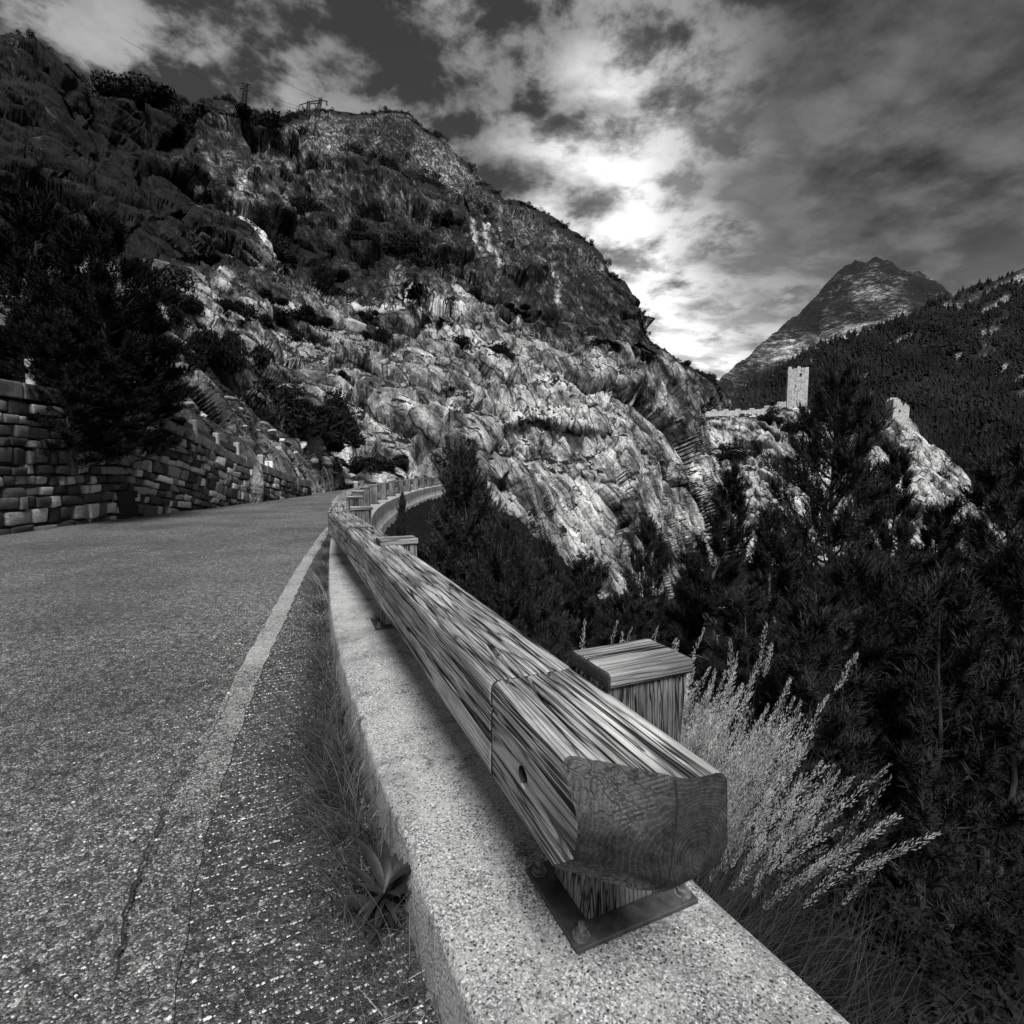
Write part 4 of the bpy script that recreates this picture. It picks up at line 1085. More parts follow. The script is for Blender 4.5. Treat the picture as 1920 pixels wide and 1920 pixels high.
# ------------------------------------------------------------------ pines
def needles(rng, pos, dirs, length, nlen, nw, n, spread=1.0):
    """bottle-brush shoots: n thin needles round each shoot axis"""
    M = len(pos); pos = np.asarray(pos); dirs = np.asarray(dirs); dirs = dirs / np.linalg.norm(dirs, axis=1, keepdims=True)
    up = np.where(np.abs(dirs[:, 2:3]) > 0.9, np.array([[1.0, 0, 0]]), np.array([[0, 0, 1.0]]))
    a = np.cross(dirs, up); a /= np.linalg.norm(a, axis=1, keepdims=True); b = np.cross(dirs, a)
    t = (np.arange(n)[None] + rng.random((M, n))) / n; ph = rng.random((M, n)) * 2 * math.pi
    ln = np.asarray(length).reshape(-1, 1)
    root = pos[:, None] + dirs[:, None] * (t * ln)[..., None]
    rad = a[:, None] * np.cos(ph)[..., None] + b[:, None] * np.sin(ph)[..., None]
    open_ = (0.95 - 0.6 * t)[..., None]
    nd = rad * open_ * spread + dirs[:, None] * (0.55 + 0.5 * t)[..., None] / spread; nd /= np.linalg.norm(nd, axis=-1, keepdims=True)
    L = (nlen * (0.75 + 0.5 * rng.random((M, n))))[..., None]
    sd_ = np.cross(nd, rad + 0.3 * rng.normal(size=rad.shape)); sd_ /= (np.linalg.norm(sd_, axis=-1, keepdims=True) + 1e-9)
    p0 = root - sd_ * nw; p1 = root + sd_ * nw; p2 = root + nd * L
    V = np.stack([p0, p1, p2], 2).reshape(-1, 3)
    return V
def tube_path(V, Fc, pts, r0, r1, n=6):
    for k, (a, b) in enumerate(zip(pts, pts[1:])):
        ra = r0 + (r1 - r0) * k / (len(pts) - 1); rb = r0 + (r1 - r0) * (k + 1) / (len(pts) - 1)
        bar(V, Fc, a, b, ra, n, rb)
def pine_meshes(seed, H, R, crown0, nbr, shoots, slen, nlen, nw, nn, trunk_r, env, bush=False, lean=0.03, upturn=0.5, dead=6, mat='pine_needles'):
    rng = np.random.default_rng(seed); V = []; Fc = []; BV = []; BF = []
    top = Vector((lean * H * rng.normal(), lean * H * rng.normal(), H))
    tp = [Vector((0, 0, -0.3))] + [top * (k / 7) + Vector((rng.normal() * 0.012 * H, rng.normal() * 0.012 * H, 0)) * (1 if k < 7 else 0) for k in range(1, 8)]
    if not bush: tube_path(V, Fc, tp, trunk_r, trunk_r * 0.15, 8)
    pos = []; dr = []; ln = []
    def trunk_at(s): 
        x = s * 7; k = min(int(x), 6); return tp[k].lerp(tp[k + 1], x - k)
    golden = 2.399
    for i in range(nbr):
        s = crown0 + (0.985 - crown0) * (i + rng.random() * 0.8) / nbr
        e = env((s - crown0) / (1 - crown0)); Lb = R * e * rng.uniform(0.65, 1.12)
        az = i * golden + rng.normal() * 0.35
        o = trunk_at(s) if not bush else Vector((rng.normal() * R * 0.12, rng.normal() * R * 0.12, 0.03 * H))
        if bush:
            hh = H * (0.18 + 0.80 * (i / nbr)); rr_ = R * math.sqrt(max(0.02, 1 - ((hh / H - 0.35) / 0.68) ** 2)) * math.sqrt(rng.random()) * (1.0 if hh < 0.8 * H else 0.8)
            tgt = Vector((math.cos(az) * rr_, math.sin(az) * rr_, hh)); d0 = Vector((0, 0, 1))
        else:
            el = rng.uniform(-0.12, 0.35) + 0.55 * ((s - crown0) / (1 - crown0)) ** 2
            d0 = Vector((math.cos(az) * math.cos(el), math.sin(az) * math.cos(el), math.sin(el)))
        pts = [o]; dcur = d0.copy(); nseg = 6
        if bush:
            Lb = (tgt - o).length
            for k in range(1, nseg + 1):
                t_ = k / nseg; pts.append(Vector((o.x + (tgt.x - o.x) * t_ ** 0.7 + rng.normal() * 0.012, o.y + (tgt.y - o.y) * t_ ** 0.7 + rng.normal() * 0.012, o.z + (tgt.z - o.z) * t_ ** 1.2)))
            nseg_run = 0
        else: nseg_run = nseg
        for k in range(nseg_run):
            dcur = (dcur + Vector((rng.normal() * 0.10, rng.normal() * 0.10, upturn * 0.12 + rng.normal() * 0.05))).normalized() if not bush else (dcur + Vector((rng.normal() * .08, rng.normal() * .08, 0.10))).normalized()
            pts.append(pts[-1] + dcur * Lb / nseg)
        tube_path(BV, BF, pts, max(0.006, trunk_r * 0.24 * min(1, Lb / 1.2)), 0.004, 5)
        ns = max(3, int(shoots * (0.4 + 0.6 * e)))
        for q in range(ns):
            tt = (0.55 if bush else 0.22) + (0.45 if bush else 0.78) * math.sqrt(rng.random()); x = tt * nseg; k = min(int(x), nseg - 1); c = pts[k].lerp(pts[k + 1], x - k)
            along = (pts[k + 1] - pts[k]).normalized(); sp = 0.26 * Lb * (1.15 - tt) if not bush else 0.16
            sidev = Vector((rng.normal(), rng.normal(), rng.normal() * 0.45))
            c2 = c + sidev * sp * 0.55
            if (c2 - c).length > 0.12 and rng.random() < 0.4: bar(BV, BF, c, c2, 0.005, 3)
            d_ = (along * 0.55 + sidev * (0.28 if not bush else 0.16) + Vector((0, 0, 0.55 + 0.35 * rng.random()))).normalized()
            pos.append(c2); dr.append(d_); ln.append(slen * rng.uniform(0.6, 1.3))
        pos.append(pts[-1]); dr.append((pts[-1] - pts[-2]).normalized() + Vector((0, 0, 0.4))); ln.append(slen * 1.3)
    if not bush:
        pos.append(top - Vector((0, 0, slen * 0.4))); dr.append(Vector((0, 0, 1))); ln.append(slen * 1.8)
        for q in range(dead):       # bare dead twigs below the crown
            s = rng.uniform(0.12, crown0 + 0.15); az = rng.random() * 6.28; o = trunk_at(s); L = R * rng.uniform(0.2, 0.55)
            p1 = o + Vector((math.cos(az), math.sin(az), rng.uniform(-0.1, 0.25))) * L; p2 = p1 + Vector((math.cos(az + .5), math.sin(az + .5), rng.uniform(0, 0.5))) * L * 0.5
            tube_path(V, Fc, [o, p1, p2], 0.014, 0.004, 4)
    nv_ = needles(rng, [tuple(p) for p in pos], [tuple(d_) for d_ in dr], ln, nlen, nw, nn, 1.5 if bush else 1.15)
    me1 = bpy.data.meshes.new('trunk'); me1.from_pydata([tuple(v) for v in V], [], Fc); me1.update(); me1.materials.append(MATS['pale_bark' if seed == 3 else 'bark'])
    me3 = bpy.data.meshes.new('branches'); me3.from_pydata([tuple(v) for v in BV], [], BF); me3.update(); me3.materials.append(MATS['twig_bark'])
    me2 = bpy.data.meshes.new('crown'); n = len(nv_)
    me2.vertices.add(n); me2.vertices.foreach_set('co', nv_.astype(np.float32).ravel())
    me2.loops.add(n); me2.loops.foreach_set('vertex_index', np.arange(n, dtype=np.int32))
    me2.polygons.add(n // 3); me2.polygons.foreach_set('loop_start', np.arange(0, n, 3, dtype=np.int32)); me2.update(calc_edges=True)
    me2.materials.append(MATS[mat])
    return (me1 if len(V) else None), me2, me3
e_full = lambda s: max(0.10, (1 - s) ** 0.62 * min(1, 0.7 + 1.2 * s))
e_cone = lambda s: max(0.12, (1 - s) ** 0.75 * min(1, 0.55 + 1.6 * s))
e_open = lambda s: max(0.15, math.sin(math.pi * min(1, 0.22 + 0.78 * s)) ** 0.6 * (1 - 0.25 * s))
PT = {
 'tall0': pine_meshes(1, 12.0, 2.5, 0.30, 84, 60, 0.34, 0.15, 0.012, 22, 0.15, e_open, dead=16, upturn=0.7),
 'tall1': pine_meshes(2, 10.0, 2.0, 0.20, 80, 54, 0.30, 0.14, 0.012, 22, 0.12, e_cone, dead=12, upturn=0.8),
 'mid0': pine_meshes(3, 5.0, 0.95, 0.40, 56, 32, 0.24, 0.10, 0.0075, 24, 0.065, e_cone, dead=14, upturn=0.9),
 'mid1': pine_meshes(4, 5.0, 1.1, 0.20, 64, 34, 0.24, 0.10, 0.0075, 24, 0.06, e_open, dead=8, upturn=0.9),
 'bush0': pine_meshes(5, 2.6, 0.95, 0.03, 130, 24, 0.16, 0.055, 0.0050, 40, 0.03, e_full, dead=0, upturn=1.3, mat='bush_needles'),
 'bush1': pine_meshes(6, 2.2, 1.10, 0.03, 110, 22, 0.16, 0.055, 0.0050, 40, 0.03, e_full, dead=0, upturn=1.3, mat='bush_needles'),
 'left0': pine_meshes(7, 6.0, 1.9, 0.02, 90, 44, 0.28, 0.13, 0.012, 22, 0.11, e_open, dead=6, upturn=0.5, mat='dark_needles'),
}
HT = {'tall0': 12.0, 'tall1': 10.0, 'mid0': 5.0, 'mid1': 5.0, 'bush0': 2.6, 'bush1': 2.2, 'left0': 6.0}
def pine(kind, u, vtop, D, label, H=None, wide=1.0, rot=0.0, name='pine_tree', cat='tree', group=None, base=None):
    tp = at(u, vtop, D)
    if H is None:
        zb = ravine_z(tp.x, tp.y) if base is None else base
        H = tp.z - zb
    k = H / HT[kind]
    t = thing(name, label, cat, (tp.x, tp.y, tp.z - H), (0, 0, rot), group); t.scale = (k * wide, k * wide, k)
    if PT[kind][0]: link('trunk', PT[kind][0], t)
    tag(link('branches', PT[kind][2], t), kind='stuff'); link('crown', PT[kind][1], t)
    return t
pine('tall0', 1585, 712, 13.5, 'tall open pine rising in front of the fortress rock between the two towers', wide=0.82, rot=0.4)
pine('mid0', 1333, 893, 9.6, 'slender young pine with a pale bare lower trunk behind the capped post', H=4.6, wide=0.9, rot=1.0)
pine('mid1', 1212, 990, 12.5, 'small dark pine standing before the foot of the grey slab', H=5.2, wide=0.8, rot=2.0)
pine('mid0', 1482, 985, 11.5, 'thin pine with open boughs close left of the tall pine', H=6.0, wide=1.0, rot=2.9)
pine('tall1', 1668, 850, 16.5, 'broad pine rising just below the broken tower stub', wide=0.75, rot=1.1)
pine('tall1', 1785, 960, 12.5, 'dark pine standing beside the broad pine under the crag', wide=0.9, rot=4.1)
pine('tall0', 1912, 860, 15.5, 'tall pine standing against the forested slope right of the crag', wide=1.0, rot=2.2)
pine('mid1', 1108, 1062, 10.2, 'low bushy pine in the ravine beyond the first long beam', H=4.4, wide=1.1, rot=0.2)
pine('mid0', 1052, 1035, 11.8, 'narrow dark pine close behind the mountain pine bush', H=5.0, wide=0.9, rot=3.3)
pine('tall1', 1432, 1010, 17.5, 'pine with a narrow spire in front of the pale scree gully', wide=0.5, rot=5.2)
pine('mid1', 1610, 1075, 8.4, 'bushy pine filling the ravine below the tall pine', H=7.0, wide=0.95, rot=0.9)
pine('mid1', 1765, 1120, 7.8, 'dense dark pine deep in the shade of the ravine edge', H=8.0, wide=0.9, rot=3.9)
pine('mid0', 1285, 1080, 10.5, 'short pine tucked behind the capped post', H=4.2, wide=1.1, rot=1.9)
pine('mid1', 1540, 1150, 7.2, 'low pine right behind the plumed grass', H=6.0, wide=0.9, rot=5.9)
pine('mid1', 1900, 1060, 8.6, 'dark pine on the far right slope above the grasses', H=8.5, wide=0.9, rot=2.6)
pine('mid1', 1400, 1120, 8.6, 'low pine beside the slender pale-trunked pine', H=4.0, wide=1.1, rot=4.4)
pine('mid1', 1190, 1130, 9.0, 'spreading low pine under the small dark pine', H=4.0, wide=1.2, rot=0.0)
B = 'dwarf_mountain_pine'
pine('bush0', 878, 866, 6.6, 'large dwarf mountain pine with upright shoots beside the bend of the rail', H=2.7, wide=0.92, rot=0.3, name=B, cat='shrub')
pine('bush1', 955, 1000, 5.9, 'dwarf mountain pine spreading at the foot of the largest one', H=2.0, wide=0.75, rot=1.6, name=B, cat='shrub')
pine('bush1', 1005, 1075, 6.3, 'low dwarf mountain pine in the shade below the rail', H=2.0, wide=0.85, rot=3.0, name=B, cat='shrub')
pine('bush0', 752, 934, 8.6, 'tiny dwarf mountain pine poking up against the outer kerb face', H=1.2, wide=0.45, rot=2.0, name=B, cat='shrub')
pine('bush1', 838, 985, 7.6, 'dwarf mountain pine half hidden between the kerb and the largest one', H=1.7, wide=0.55, rot=4.0, name=B, cat='shrub')
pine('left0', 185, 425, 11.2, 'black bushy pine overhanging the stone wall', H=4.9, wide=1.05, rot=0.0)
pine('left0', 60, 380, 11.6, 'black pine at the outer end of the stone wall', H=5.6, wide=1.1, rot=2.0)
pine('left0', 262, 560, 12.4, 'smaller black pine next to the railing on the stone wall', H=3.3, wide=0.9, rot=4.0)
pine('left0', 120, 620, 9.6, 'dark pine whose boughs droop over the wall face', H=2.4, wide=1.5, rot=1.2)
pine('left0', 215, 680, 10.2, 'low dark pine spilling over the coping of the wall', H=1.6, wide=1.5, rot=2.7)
# ------------------------------------------------------------------ shrubs on the rock
def shrub_mesh(seed, n=900, flat=0.75):
    rng = np.random.default_rng(seed)
    k = 9; cen = rng.normal(size=(k, 3)) * np.array([0.42, 0.42, 0.26 * flat]); cen[:, 2] = np.abs(cen[:, 2]) + 0.05; rad = rng.uniform(0.22, 0.46, k)
    w_ = rng.integers(0, k, n); dv = rng.normal(size=(n, 3)); dv /= np.linalg.norm(dv, axis=1, keepdims=True)
    c = cen[w_] + dv * (rad[w_] * rng.random(n) ** 0.4)[:, None] * np.array([1, 1, flat])
    s = rng.uniform(0.03, 0.075, n)[:, None]
    a = rng.normal(size=(n, 3)); a /= np.linalg.norm(a, axis=1, keepdims=True); b = np.cross(a, rng.normal(size=(n, 3))); b /= np.linalg.norm(b, axis=1, keepdims=True)
    V = np.stack([c - a * s, c + b * s * 0.8, c + a * s * 1.2 + np.array([0, 0, 0.02])], 1).reshape(-1, 3)
    me = bpy.data.meshes.new('shrub'); N = len(V)
    me.vertices.add(N); me.vertices.foreach_set('co', V.astype(np.float32).ravel()); me.loops.add(N); me.loops.foreach_set('vertex_index', np.arange(N, dtype=np.int32))
    me.polygons.add(N // 3); me.polygons.foreach_set('loop_start', np.arange(0, N, 3, dtype=np.int32)); me.update(calc_edges=True)
    me.materials.append(MATS['shrub_leaves']); return me
SH = [shrub_mesh(40 + k, 1100) for k in range(5)]
SHBIG = [shrub_mesh(60 + k, 5000) for k in range(3)]
def shrub(u, v, wpx, hpx, label, group, rng, surf, big=False, name='shrub'):
    q, nz = surf(u, v); s = q.y / F
    me = rng.choice(SHBIG if big else SH)
    o = link(name, me); wd = wpx * s / 1.35; o.scale = (wd, wd, hpx * s / 0.85)
    o.location = q - Vector((0, 0, hpx * s * 0.30)); o.rotation_euler = (0, 0, rng.uniform(0, 6.28))
    tag(o, label, 'shrub', group); return o
def build_shrubs():
    rng = random.Random(77)
    lab = 'dark round shrub clinging to the face of the cliff'
    spots = [(100,385,110,60),(150,330,70,40),(380,492,70,34),(335,575,80,60),(420,607,52,46),(628,560,72,72),(560,612,70,42),(490,560,60,30),(705,622,56,46),(850,636,62,30),(925,652,52,34),(690,712,50,26),(800,490,84,56),(745,462,60,34),(640,522,60,34),(880,560,62,50),(560,640,50,24),(610,605,54,40),
             (520,470,60,36),(690,470,50,36),(560,400,60,40),(480,300,70,40),(330,265,100,44),(260,230,90,40),(205,300,80,50),(420,270,70,36),(600,470,46,30),(830,430,40,30),(985,598,52,20),(1115,640,36,22),(1155,690,40,24),(700,585,36,20),(1240,700,36,22),(475,625,44,30),(540,760,60,30),(640,690,40,24)]
    for u, v, a, b in spots:
        shrub(u, v, a, b, lab, 'shrubs on the cliff face', rng, csurf, big=True)
    # vegetation ledges
    ledge = polyline_fn(L2)
    for k in range(44):
        u = rng.uniform(250, 880); v = ledge(u) + rng.uniform(-16, 8); a = rng.uniform(22, 52)
        shrub(u, v, a, a * rng.uniform(0.45, 0.8), 'dark shrub in the band of scrub along the upper ledge', 'shrubs along the upper ledge', rng, csurf)
    ledge = polyline_fn(L4)
    for k in range(26):
        u = rng.uniform(200, 900); v = ledge(u) + rng.uniform(-24, 16); a = rng.uniform(18, 46)
        shrub(u, v, a, a * rng.uniform(0.45, 0.8), 'dark shrub on the broken shelf halfway up the cliff', 'shrubs on the middle shelf', rng, csurf)
    # crest
    for k in range(120):
        u = rng.uniform(60, 1380); v = csurf.ridge(u) + rng.uniform(-1, 7); a = rng.uniform(8, 22) if u > 520 else rng.uniform(12, 32)
        if 1182 < u < 1200: continue
        shrub(u, v + 2, a, a * rng.uniform(0.6, 1.1), 'small wind-bent bush silhouetted on the crest of the cliff', 'bushes on the crest', rng, csurf, name='crest_bush')
    # bank above the wall
    for (u, v, a, b, lb) in ((525,815,150,84,'broad black bush, the widest on the scree bank above the wall'),(585,845,90,50,'black bush beside the widest bush, just above the road bend'),(372,690,80,96,'tall black bush above the railing on the stone wall'),
        (330,690,60,80,'upright black bush between the railing and the smaller wall-top pine'),(392,748,44,34,'tiny black bush on the bare scree behind the railing'),(455,742,46,44,'small round bush on the scree below the cliff foot'),
        (650,875,90,44,'low dark bush behind the far end of the timber rail'),(720,880,70,34,'low dark bush at the cliff foot behind the far rail posts'),(610,800,70,70,'round dark bush at the cliff foot above the road bend'),
        (560,780,70,40,'flat dark bush on the rock above the widest bank bush'),(470,800,50,40,'small dark bush at the edge of the widest bank bush'),(300,640,70,70,'dark bush behind the smaller wall-top pine')):
        shrub(u, v, a, b, lb, 'bushes on the bank', rng, csurf, big=True)
    # foot of fortress rock
    for k in range(44):
        u = rng.uniform(1290, 1960); v = rng.uniform(0, 1) ; vv = 790 + v * 330 + max(0, u - 1720) * 0.7; a = rng.uniform(16, 42)
        shrub(u, vv, a, a * rng.uniform(0.5, 1.0), 'dark bush growing on the rock below the towers', 'bushes on the fortress rock', rng, osurf)
    for (u, v, a, b) in ((1470,792,80,40),(1500,800,60,40),(1440,785,40,26),(1545,775,50,40),(1595,800,70,40),(1390,860,70,26),(1620,810,60,40)):
        shrub(u, v, a, b, 'dense dark scrub just below the parapet and the square tower', 'scrub below the parapet', rng, osurf, big=True)
build_shrubs()
def build_scrub():
    rng = random.Random(31)
    for (u_, v_, Y_, sc) in ((1725, 1745, 7.4, 1.1), (1820, 1720, 7.4, 1.0), (1850, 1600, 8.2, 1.2), (1760, 1660, 7.6, 1.0), (1660, 1620, 7.0, 0.9), (1900, 1700, 7.6, 1.1), (1790, 1800, 6.6, 0.9), (1880, 1810, 6.4, 0.9), (1700, 1820, 6.0, 0.7)):
        q = at(u_, v_, Y_); o = link('ravine_scrub', rng.choice(SHBIG)); o.scale = (sc, sc, sc); o.location = (q.x, q.y, ravine_z(q.x, q.y) - 0.15); o.rotation_euler = (0, 0, rng.uniform(0, 6.28))
        tag(o, 'low dark scrub covering the ravine slope below the kerb', 'shrub', 'scrub on the ravine slope')
    for k in range(70):
        y = rng.uniform(2.5, 14) if k < 52 else rng.uniform(0.3, 5); i = idx_at(y); off = -(0.9 + abs(rng.gauss(0, 1)) * 2.6) if k < 52 else -(1.6 + rng.random() * 4.5)
        p = CURVE[i] + NOR[i] * off
        o = link('ravine_scrub', rng.choice(SHBIG)); sc = rng.uniform(0.35, 0.8) * (1 if off < -1.5 else 0.55); o.scale = (sc, sc, sc * rng.uniform(0.6, 1.0))
        o.location = (p.x, p.y, ravine_z(p.x, p.y) - 0.1); o.rotation_euler = (0, 0, rng.uniform(0, 6.28))
        tag(o, 'low dark scrub covering the ravine slope below the kerb', 'shrub', 'scrub on the ravine slope')
IDX_Y = np.array([p.y for p in CURVE])
def idx_at(y): return int(np.abs(IDX_Y - y).argmin())
build_scrub()

# far forest: a wood that reads as one mass
def build_forest():
    rng = random.Random(9); nr = np.random.default_rng(9); V = []; Fc = []
    for k in range(13000):
        u = rng.uniform(1300, 1985); r = float(R3(u)); v = r + 2 + (rng.random() ** 0.9) * (1000 - r)
        # pale rocky bands stay open
        m = fbm(np.array([[u / 60, (v + u * 0.55) / 18, 0]]), 4, .55, 16)[0]
        if m < -0.55: continue
        q, _ = ssurf(u, v); h = rng.uniform(7, 15); rr = h * rng.uniform(0.17, 0.28)
        s0 = len(V); n = 5
        V.append(q + Vector((0, 0, h)))
        for lv, (zz_, rf) in enumerate(((0.62, 0.45), (0.60, 0.75), (0.3, 1.0))):
            for j in range(n):
                a = 6.283 * (j + 0.5 * lv) / n + k; rj = rr * rf * rng.uniform(0.7, 1.3)
                V.append(q + Vector((math.cos(a) * rj, math.sin(a) * rj, h * (zz_ - 0.12 * rng.random()))))
        for j in range(n):
            j2 = (j + 1) % n
            Fc.append((s0, s0 + 1 + j, s0 + 1 + j2))
            Fc.append((s0 + 1 + j, s0 + 1 + n + j, s0 + 1 + n + j2, s0 + 1 + j2))
            Fc.append((s0 + 1 + n + j, s0 + 1 + 2 * n + j, s0 + 1 + 2 * n + j2, s0 + 1 + n + j2))
    o = mesh_obj('mountain_forest', V, Fc, 'forest_leaves'); tag(o, 'dark conifer forest covering the slope below the far peak', 'forest', kind='stuff')
build_forest()

# ------------------------------------------------------------------ rubble on the bank
def build_rubble():
    rng = random.Random(21); shapes = []
    for s in range(8):
        b = bmesh.new(); bmesh.ops.create_icosphere(b, subdivisions=2, radius=0.5)
        for v in b.verts:
            n = vnoise(np.array([[v.co.x * 2.2 + s * 7, v.co.y * 2.2, v.co.z * 2.2]]), s)[0]
            v.co *= 1 + 0.35 * n; v.co.z *= 0.7
        me = bpy.data.meshes.new('boulder'); b.to_mesh(me); b.free(); me.materials.append(MATS['wall_stone']); shapes.append(me)
    for k in range(90):
        u = rng.uniform(300, 660); c = 862 + (u - 520) * 0.42; v = c + rng.uniform(-34, 14)
        if u < 500: v = 770 + (u - 300) * 0.45 + rng.uniform(-40, 5)
        q, _ = csurf(u, v); s = q.y / F * rng.uniform(7, 24)
        o = link('boulder', rng.choice(shapes)); o.location = q; o.scale = (s * rng.uniform(.8, 1.6), s, s * rng.uniform(.6, 1)); o.rotation_euler = (rng.uniform(-.4, .4), rng.uniform(-.4, .4), rng.uniform(0, 6.28))
        tag(o, 'loose stone lying on the scree bank above the wall and bend', 'stone', 'loose stones on the bank')
build_rubble()

# ------------------------------------------------------------------ grasses
def blades(rng, roots, dirs, lens, widths, droop, nseg=5, wind=(0, 0, 0)):
    M = len(roots); t = np.linspace(0, 1, nseg + 1)
    roots = np.asarray(roots); dirs = np.asarray(dirs); dirs = dirs / np.linalg.norm(dirs, axis=1, keepdims=True)
    lens = np.asarray(lens)[:, None, None]; widths = np.asarray(widths)[:, None, None]; droop = np.asarray(droop)[:, None, None]
    hz = dirs.copy(); hz[:, 2] = 0; hz /= (np.linalg.norm(hz, axis=1, keepdims=True) + 1e-6)
    tt = t[None, :, None]
    c = roots[:, None] + dirs[:, None] * lens * tt + (hz[:, None] * 0.6 + np.array([0, 0, -1.0])) * droop * lens * tt ** 2.2
    side = np.cross(dirs, rng.normal(size=dirs.shape)); side /= np.linalg.norm(side, axis=1, keepdims=True)
    wv = widths * (1 - 0.85 * tt)
    L = c - side[:, None] * wv; R = c + side[:, None] * wv
    V = np.stack([L, R], 2).reshape(-1, 3)
    base = np.arange(M)[:, None] * (2 * (nseg + 1)) + 2 * np.arange(nseg)[None]
    Fq = np.stack([base, base + 1, base + 3, base + 2], -1).reshape(-1, 4)
    return V, Fq, c
def kerb_pt(i, off): 
    p = CURVE[i] + NOR[i] * off; return p
IDX_Y = np.array([p.y for p in CURVE])
def idx_at(y): return int(np.abs(IDX_Y - y).argmin())
def build_grass():
    rng = np.random.default_rng(3)
    # dry tufts in the joint between road and kerb
    roots = []; dirs = []; lens = []; wd = []; dr = []
    clumps = [(1.02, 34), (1.2, 60), (1.36, 110), (1.55, 160), (1.75, 190), (1.95, 170), (2.15, 150), (2.4, 120), (2.7, 120), (3.0, 90), (3.4, 80), (3.9, 90), (4.5, 90), (5.2, 90), (6.0, 90), (7, 80), (8, 60), (9.5, 60)]
    for y, n in clumps:
        for k in range(int(n * 3.2)):
            i = idx_at(y + rng.normal() * 0.11); off = 0.322 + abs(rng.normal()) * (0.085 if y < 2.6 else 0.05); p = kerb_pt(i, off)
            nrm = NOR[i]; tn = TAN[i]
            d_ = Vector((rng.normal() * 0.45, rng.normal() * 0.45, 1.0 + 0.5 * rng.random())) + nrm * 0.55 * rng.random() - tn * 0.15
            roots.append((p.x, p.y, gz(p.y) + 0.0)); dirs.append(tuple(d_)); lens.append(rng.uniform(0.05, 0.27) * (1.25 if 1.3 < y < 2.4 else 0.9)); wd.append(rng.uniform(0.0007, 0.0016) * (1 + y * 0.12)); dr.append(rng.uniform(0.1, 0.7))
    V, Fq, _ = blades(rng, roots, dirs, lens, wd, dr, 5)
    o = mesh_obj('roadside_grass', V, Fq, 'grass_blade'); tag(o, 'fine dark grass tufts along the joint between road and kerb', 'grass', kind='stuff')
    # bleached straw lying about and a few tall stems
    roots = []; dirs = []; lens = []; wd = []; dr = []
    for k in range(150):
        y = rng.uniform(0.85, 3.2); i = idx_at(y); p = kerb_pt(i, 0.33 + abs(rng.normal()) * 0.10)
        a = rng.random() * 6.28; roots.append((p.x, p.y, 0.022)); dirs.append((math.cos(a), math.sin(a), rng.uniform(0.02, 0.45))); lens.append(rng.uniform(0.04, 0.17)); wd.append(0.0011); dr.append(0.12)
    for (y, L, lx) in ((1.95, 0.36, 0.30), (1.75, 0.40, 0.45), (1.6, 0.30, 0.6), (2.6, 0.4, 0.2), (4.2, 0.45, -0.3), (4.3, 0.38, -0.6), (3.9, 0.3, -0.2)):
        i = idx_at(y); p = kerb_pt(i, 0.33); 
        for q in range(3):
            roots.append((p.x + rng.normal() * .02, p.y + rng.normal() * .02, 0.01)); dirs.append((lx + rng.normal() * .12, rng.normal() * .12, 1.0)); lens.append(L * rng.uniform(.8, 1.1)); wd.append(0.0013); dr.append(0.25)
    V, Fq, _ = blades(rng, roots, dirs, lens, wd, dr, 6)
    o = mesh_obj('dry_straw', V, Fq, 'dry_grass'); tag(o, 'bleached straw and thin stalks at the foot of the kerb', 'straw', kind='stuff')
    # low grass on the slope right of the kerb, shade put into its colour
    roots = []; dirs = []; lens = []; wd = []; dr = []
    for k in range(9000):
        y = rng.uniform(0.0, 4.2); i = idx_at(y); off = -0.26 - abs(rng.normal()) * (0.62 if k < 5200 else 2.4); p = kerb_pt(i, off)
        z = -0.42 - 0.62 * (-off - 0.2) - 0.25 * max(0, -off - 2.5)
        roots.append((p.x, p.y, z - 0.02)); dirs.append((0.45 + rng.normal() * 0.30, 0.05 + rng.normal() * 0.3, 0.95)); lens.append(rng.uniform(0.22, 0.62)); wd.append(rng.uniform(0.0011, 0.0022)); dr.append(rng.uniform(0.05, 0.5))
    V, Fq, _ = blades(rng, roots, dirs, lens, wd, dr, 6)
    o = mesh_obj('slope_grass', V, Fq, 'painted_shade_grass'); tag(o, 'dark rank grass on the slope falling away from the kerb', 'grass', kind='stuff')
    # plumed reed grass
    roots = []; dirs = []; lens = []; wd = []; dr = []
    for k in range(430):
        y = rng.uniform(1.16, 1.58); i = idx_at(y); off = -0.27 - abs(rng.normal()) * 0.15; p = kerb_pt(i, off)
        z = -0.42 - 0.62 * (-off - 0.2)
        lean = rng.uniform(0.08, 0.44)
        roots.append((p.x, p.y, z)); dirs.append((lean + rng.normal() * 0.08, 0.02 + rng.normal() * 0.14, 1.0)); lens.append(rng.uniform(0.62, 1.06) * (1.08 - 0.12 * lean)); wd.append(0.0010); dr.append(rng.uniform(0.02, 0.15))
    for (u, v, Y, u0, v0) in ((1435, 1165, 1.75, 1385, 1500), (1445, 1205, 1.7, 1380, 1500), (1605, 1222, 1.6, 1420, 1560), (1372, 1195, 1.8, 1362, 1500), (1480, 1270, 1.6, 1390, 1560)):
        b = at(u0, v0, Y); b.z = min(b.z, 0.0); tpt = at(u, v, Y); dd_ = tpt - b
        roots.append(tuple(b)); dirs.append(tuple(dd_)); lens.append(dd_.length); wd.append(0.0014); dr.append(0.01)
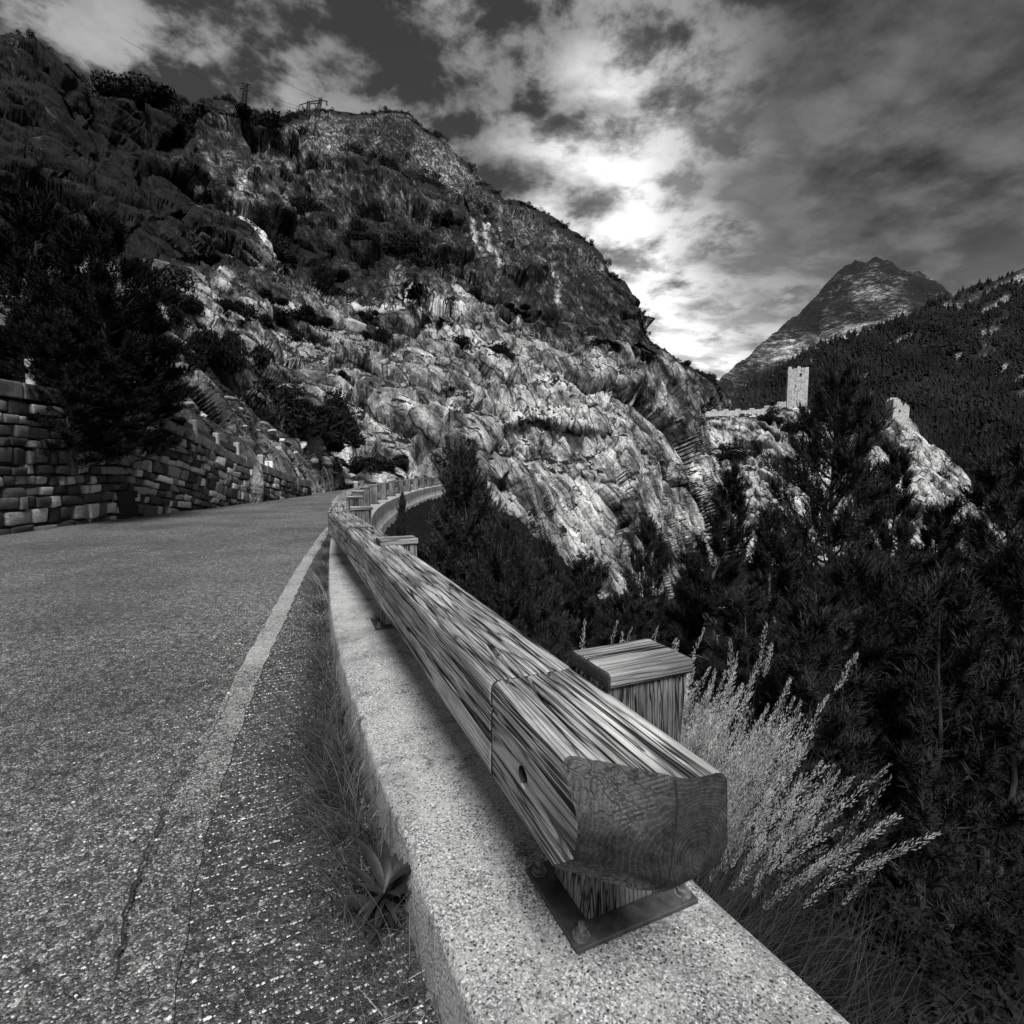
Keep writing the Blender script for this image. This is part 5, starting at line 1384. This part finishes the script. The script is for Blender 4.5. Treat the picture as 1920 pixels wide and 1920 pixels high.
    for k in range(0):     # weaker ones lower down the slope
        y = rng.uniform(0.75, 1.7); i = idx_at(y); off = -0.45 - abs(rng.normal()) * 0.35; p = kerb_pt(i, off); z = -0.42 - 0.62 * (-off - 0.2)
        roots.append((p.x, p.y, z)); dirs.append((0.75 + rng.normal() * 0.2, 0.1 + rng.normal() * 0.2, 0.8)); lens.append(rng.uniform(0.5, 0.85)); wd.append(0.0012); dr.append(rng.uniform(0.1, 0.4))
    V, Fq, c = blades(rng, roots, dirs, lens, wd, dr, 8)
    st = mesh_obj('plumed_grass', V, Fq, 'grass_blade'); tag(st, 'tall pale plumed reed grass leaning out beside the capped post', 'grass', kind='stuff')
    # panicles
    PV = []; 
    nst = len(roots)
    for s in range(nst):
        path = c[s]; nsp = int(rng.integers(150, 220)) if s < 435 else int(rng.integers(14, 26))
        t0 = rng.uniform(0.70, 0.79)
        tt = t0 + (1 - t0) * (np.arange(nsp) + rng.random(nsp)) / nsp
        x = tt * 8; k = np.minimum(x.astype(int), 7); pp = path[k] + (path[k + 1] - path[k]) * (x - k)[:, None]
        ax = path[8] - path[5]; ax /= np.linalg.norm(ax)
        env = 0.0115 * np.sin(np.pi * np.clip((tt - t0) / (1 - t0) * 0.92 + 0.06, 0, 1)) ** 0.7
        rad = rng.normal(size=(nsp, 3)); rad -= (rad @ ax)[:, None] * ax; rad /= np.linalg.norm(rad, axis=1, keepdims=True)
        q = pp + rad * (env * rng.random(nsp))[:, None]
        dv = ax * 1.0 + rad * 0.30; dv /= np.linalg.norm(dv, axis=1, keepdims=True)
        sd_ = np.cross(dv, rng.normal(size=(nsp, 3))); sd_ /= np.linalg.norm(sd_, axis=1, keepdims=True)
        L = rng.uniform(0.006, 0.012, nsp)[:, None]; wv = 0.00085
        PV.append(np.stack([q, q + dv * L * 0.45 - sd_ * wv, q + dv * L, q + dv * L * 0.45 + sd_ * wv], 1).reshape(-1, 3))
    PV = np.concatenate(PV); o = mesh_obj('plumes', PV, np.arange(len(PV)).reshape(-1, 4), 'plume', st); tag(o, kind='stuff')
build_grass()

# broad-leaved weed at the kerb foot
def weed(pix, label, scale, seed, nleaf):
    rng = random.Random(seed); q = onz(*pix, 0.02); t = thing('broad_leaved_weed', label, 'plant', q)
    for k in range(nleaf):
        L = rng.uniform(0.04, 0.12) * scale; az = k * 2.4 + rng.uniform(-.3, .3); el = rng.uniform(0.2, 1.25)
        V = []; Fc = []; n = 8
        for j in range(n + 1):
            s = j / n; wd = 0.095 * L * math.sin(math.pi * min(1, s * 0.93 + 0.05)) ** 0.8
            x = L * s * math.cos(el * (1 - 0.6 * s)); z = L * s * math.sin(el) - 0.35 * L * s * s
            V += [(x, -wd, z + wd * 0.35), (x, 0, z), (x, wd, z + wd * 0.35)]
            if j:
                a = 3 * (j - 1); b = 3 * j; Fc += [(a, b, b + 1, a + 1), (a + 1, b + 1, b + 2, a + 2)]
        o = mesh_obj('leaf', V, Fc, 'weed_leaf', t, smooth=True); o.location = (0, 0, 0.02 + 0.05 * scale * k / nleaf); o.rotation_euler = (rng.uniform(-.2, .2), 0, az)
weed((722, 1735), 'dark weed with a rosette of long leaves at the foot of the kerb', 1.2, 4, 38)
weed((690, 1590), 'small dark weed among the grass below the kerb edge', 0.55, 8, 12)

# loose chippings
def build_gravel():
    rng = np.random.default_rng(8); V = []; Fc = []
    ico = [(-1, 0, 0), (1, 0, 0), (0, -1, 0), (0, 1, 0), (0, 0, -1), (0, 0, 1)]
    tri = [(0, 2, 5), (2, 1, 5), (1, 3, 5), (3, 0, 5), (2, 0, 4), (1, 2, 4), (3, 1, 4), (0, 3, 4)]
    for k in range(4200):
        y = 0.7 + 3.6 * rng.random() ** 1.6; i = idx_at(y); off = 0.33 + abs(rng.normal()) * 0.34
        p = kerb_pt(i, off); s = rng.uniform(0.0015, 0.0042) * (1.6 if rng.random() < 0.04 else 1)
        s0 = len(V)
        for c in ico: V.append((p.x + c[0] * s * rng.uniform(.7, 1.4), p.y + c[1] * s * rng.uniform(.7, 1.4), 0.018 + s * 0.5 + c[2] * s * rng.uniform(.5, .9)))
        Fc += [tuple(s0 + q for q in t) for t in tri]
    o = mesh_obj('loose_gravel', V, Fc, 'gravel'); tag(o, 'loose pale chippings scattered on the shoulder', 'gravel', kind='stuff')
build_gravel()
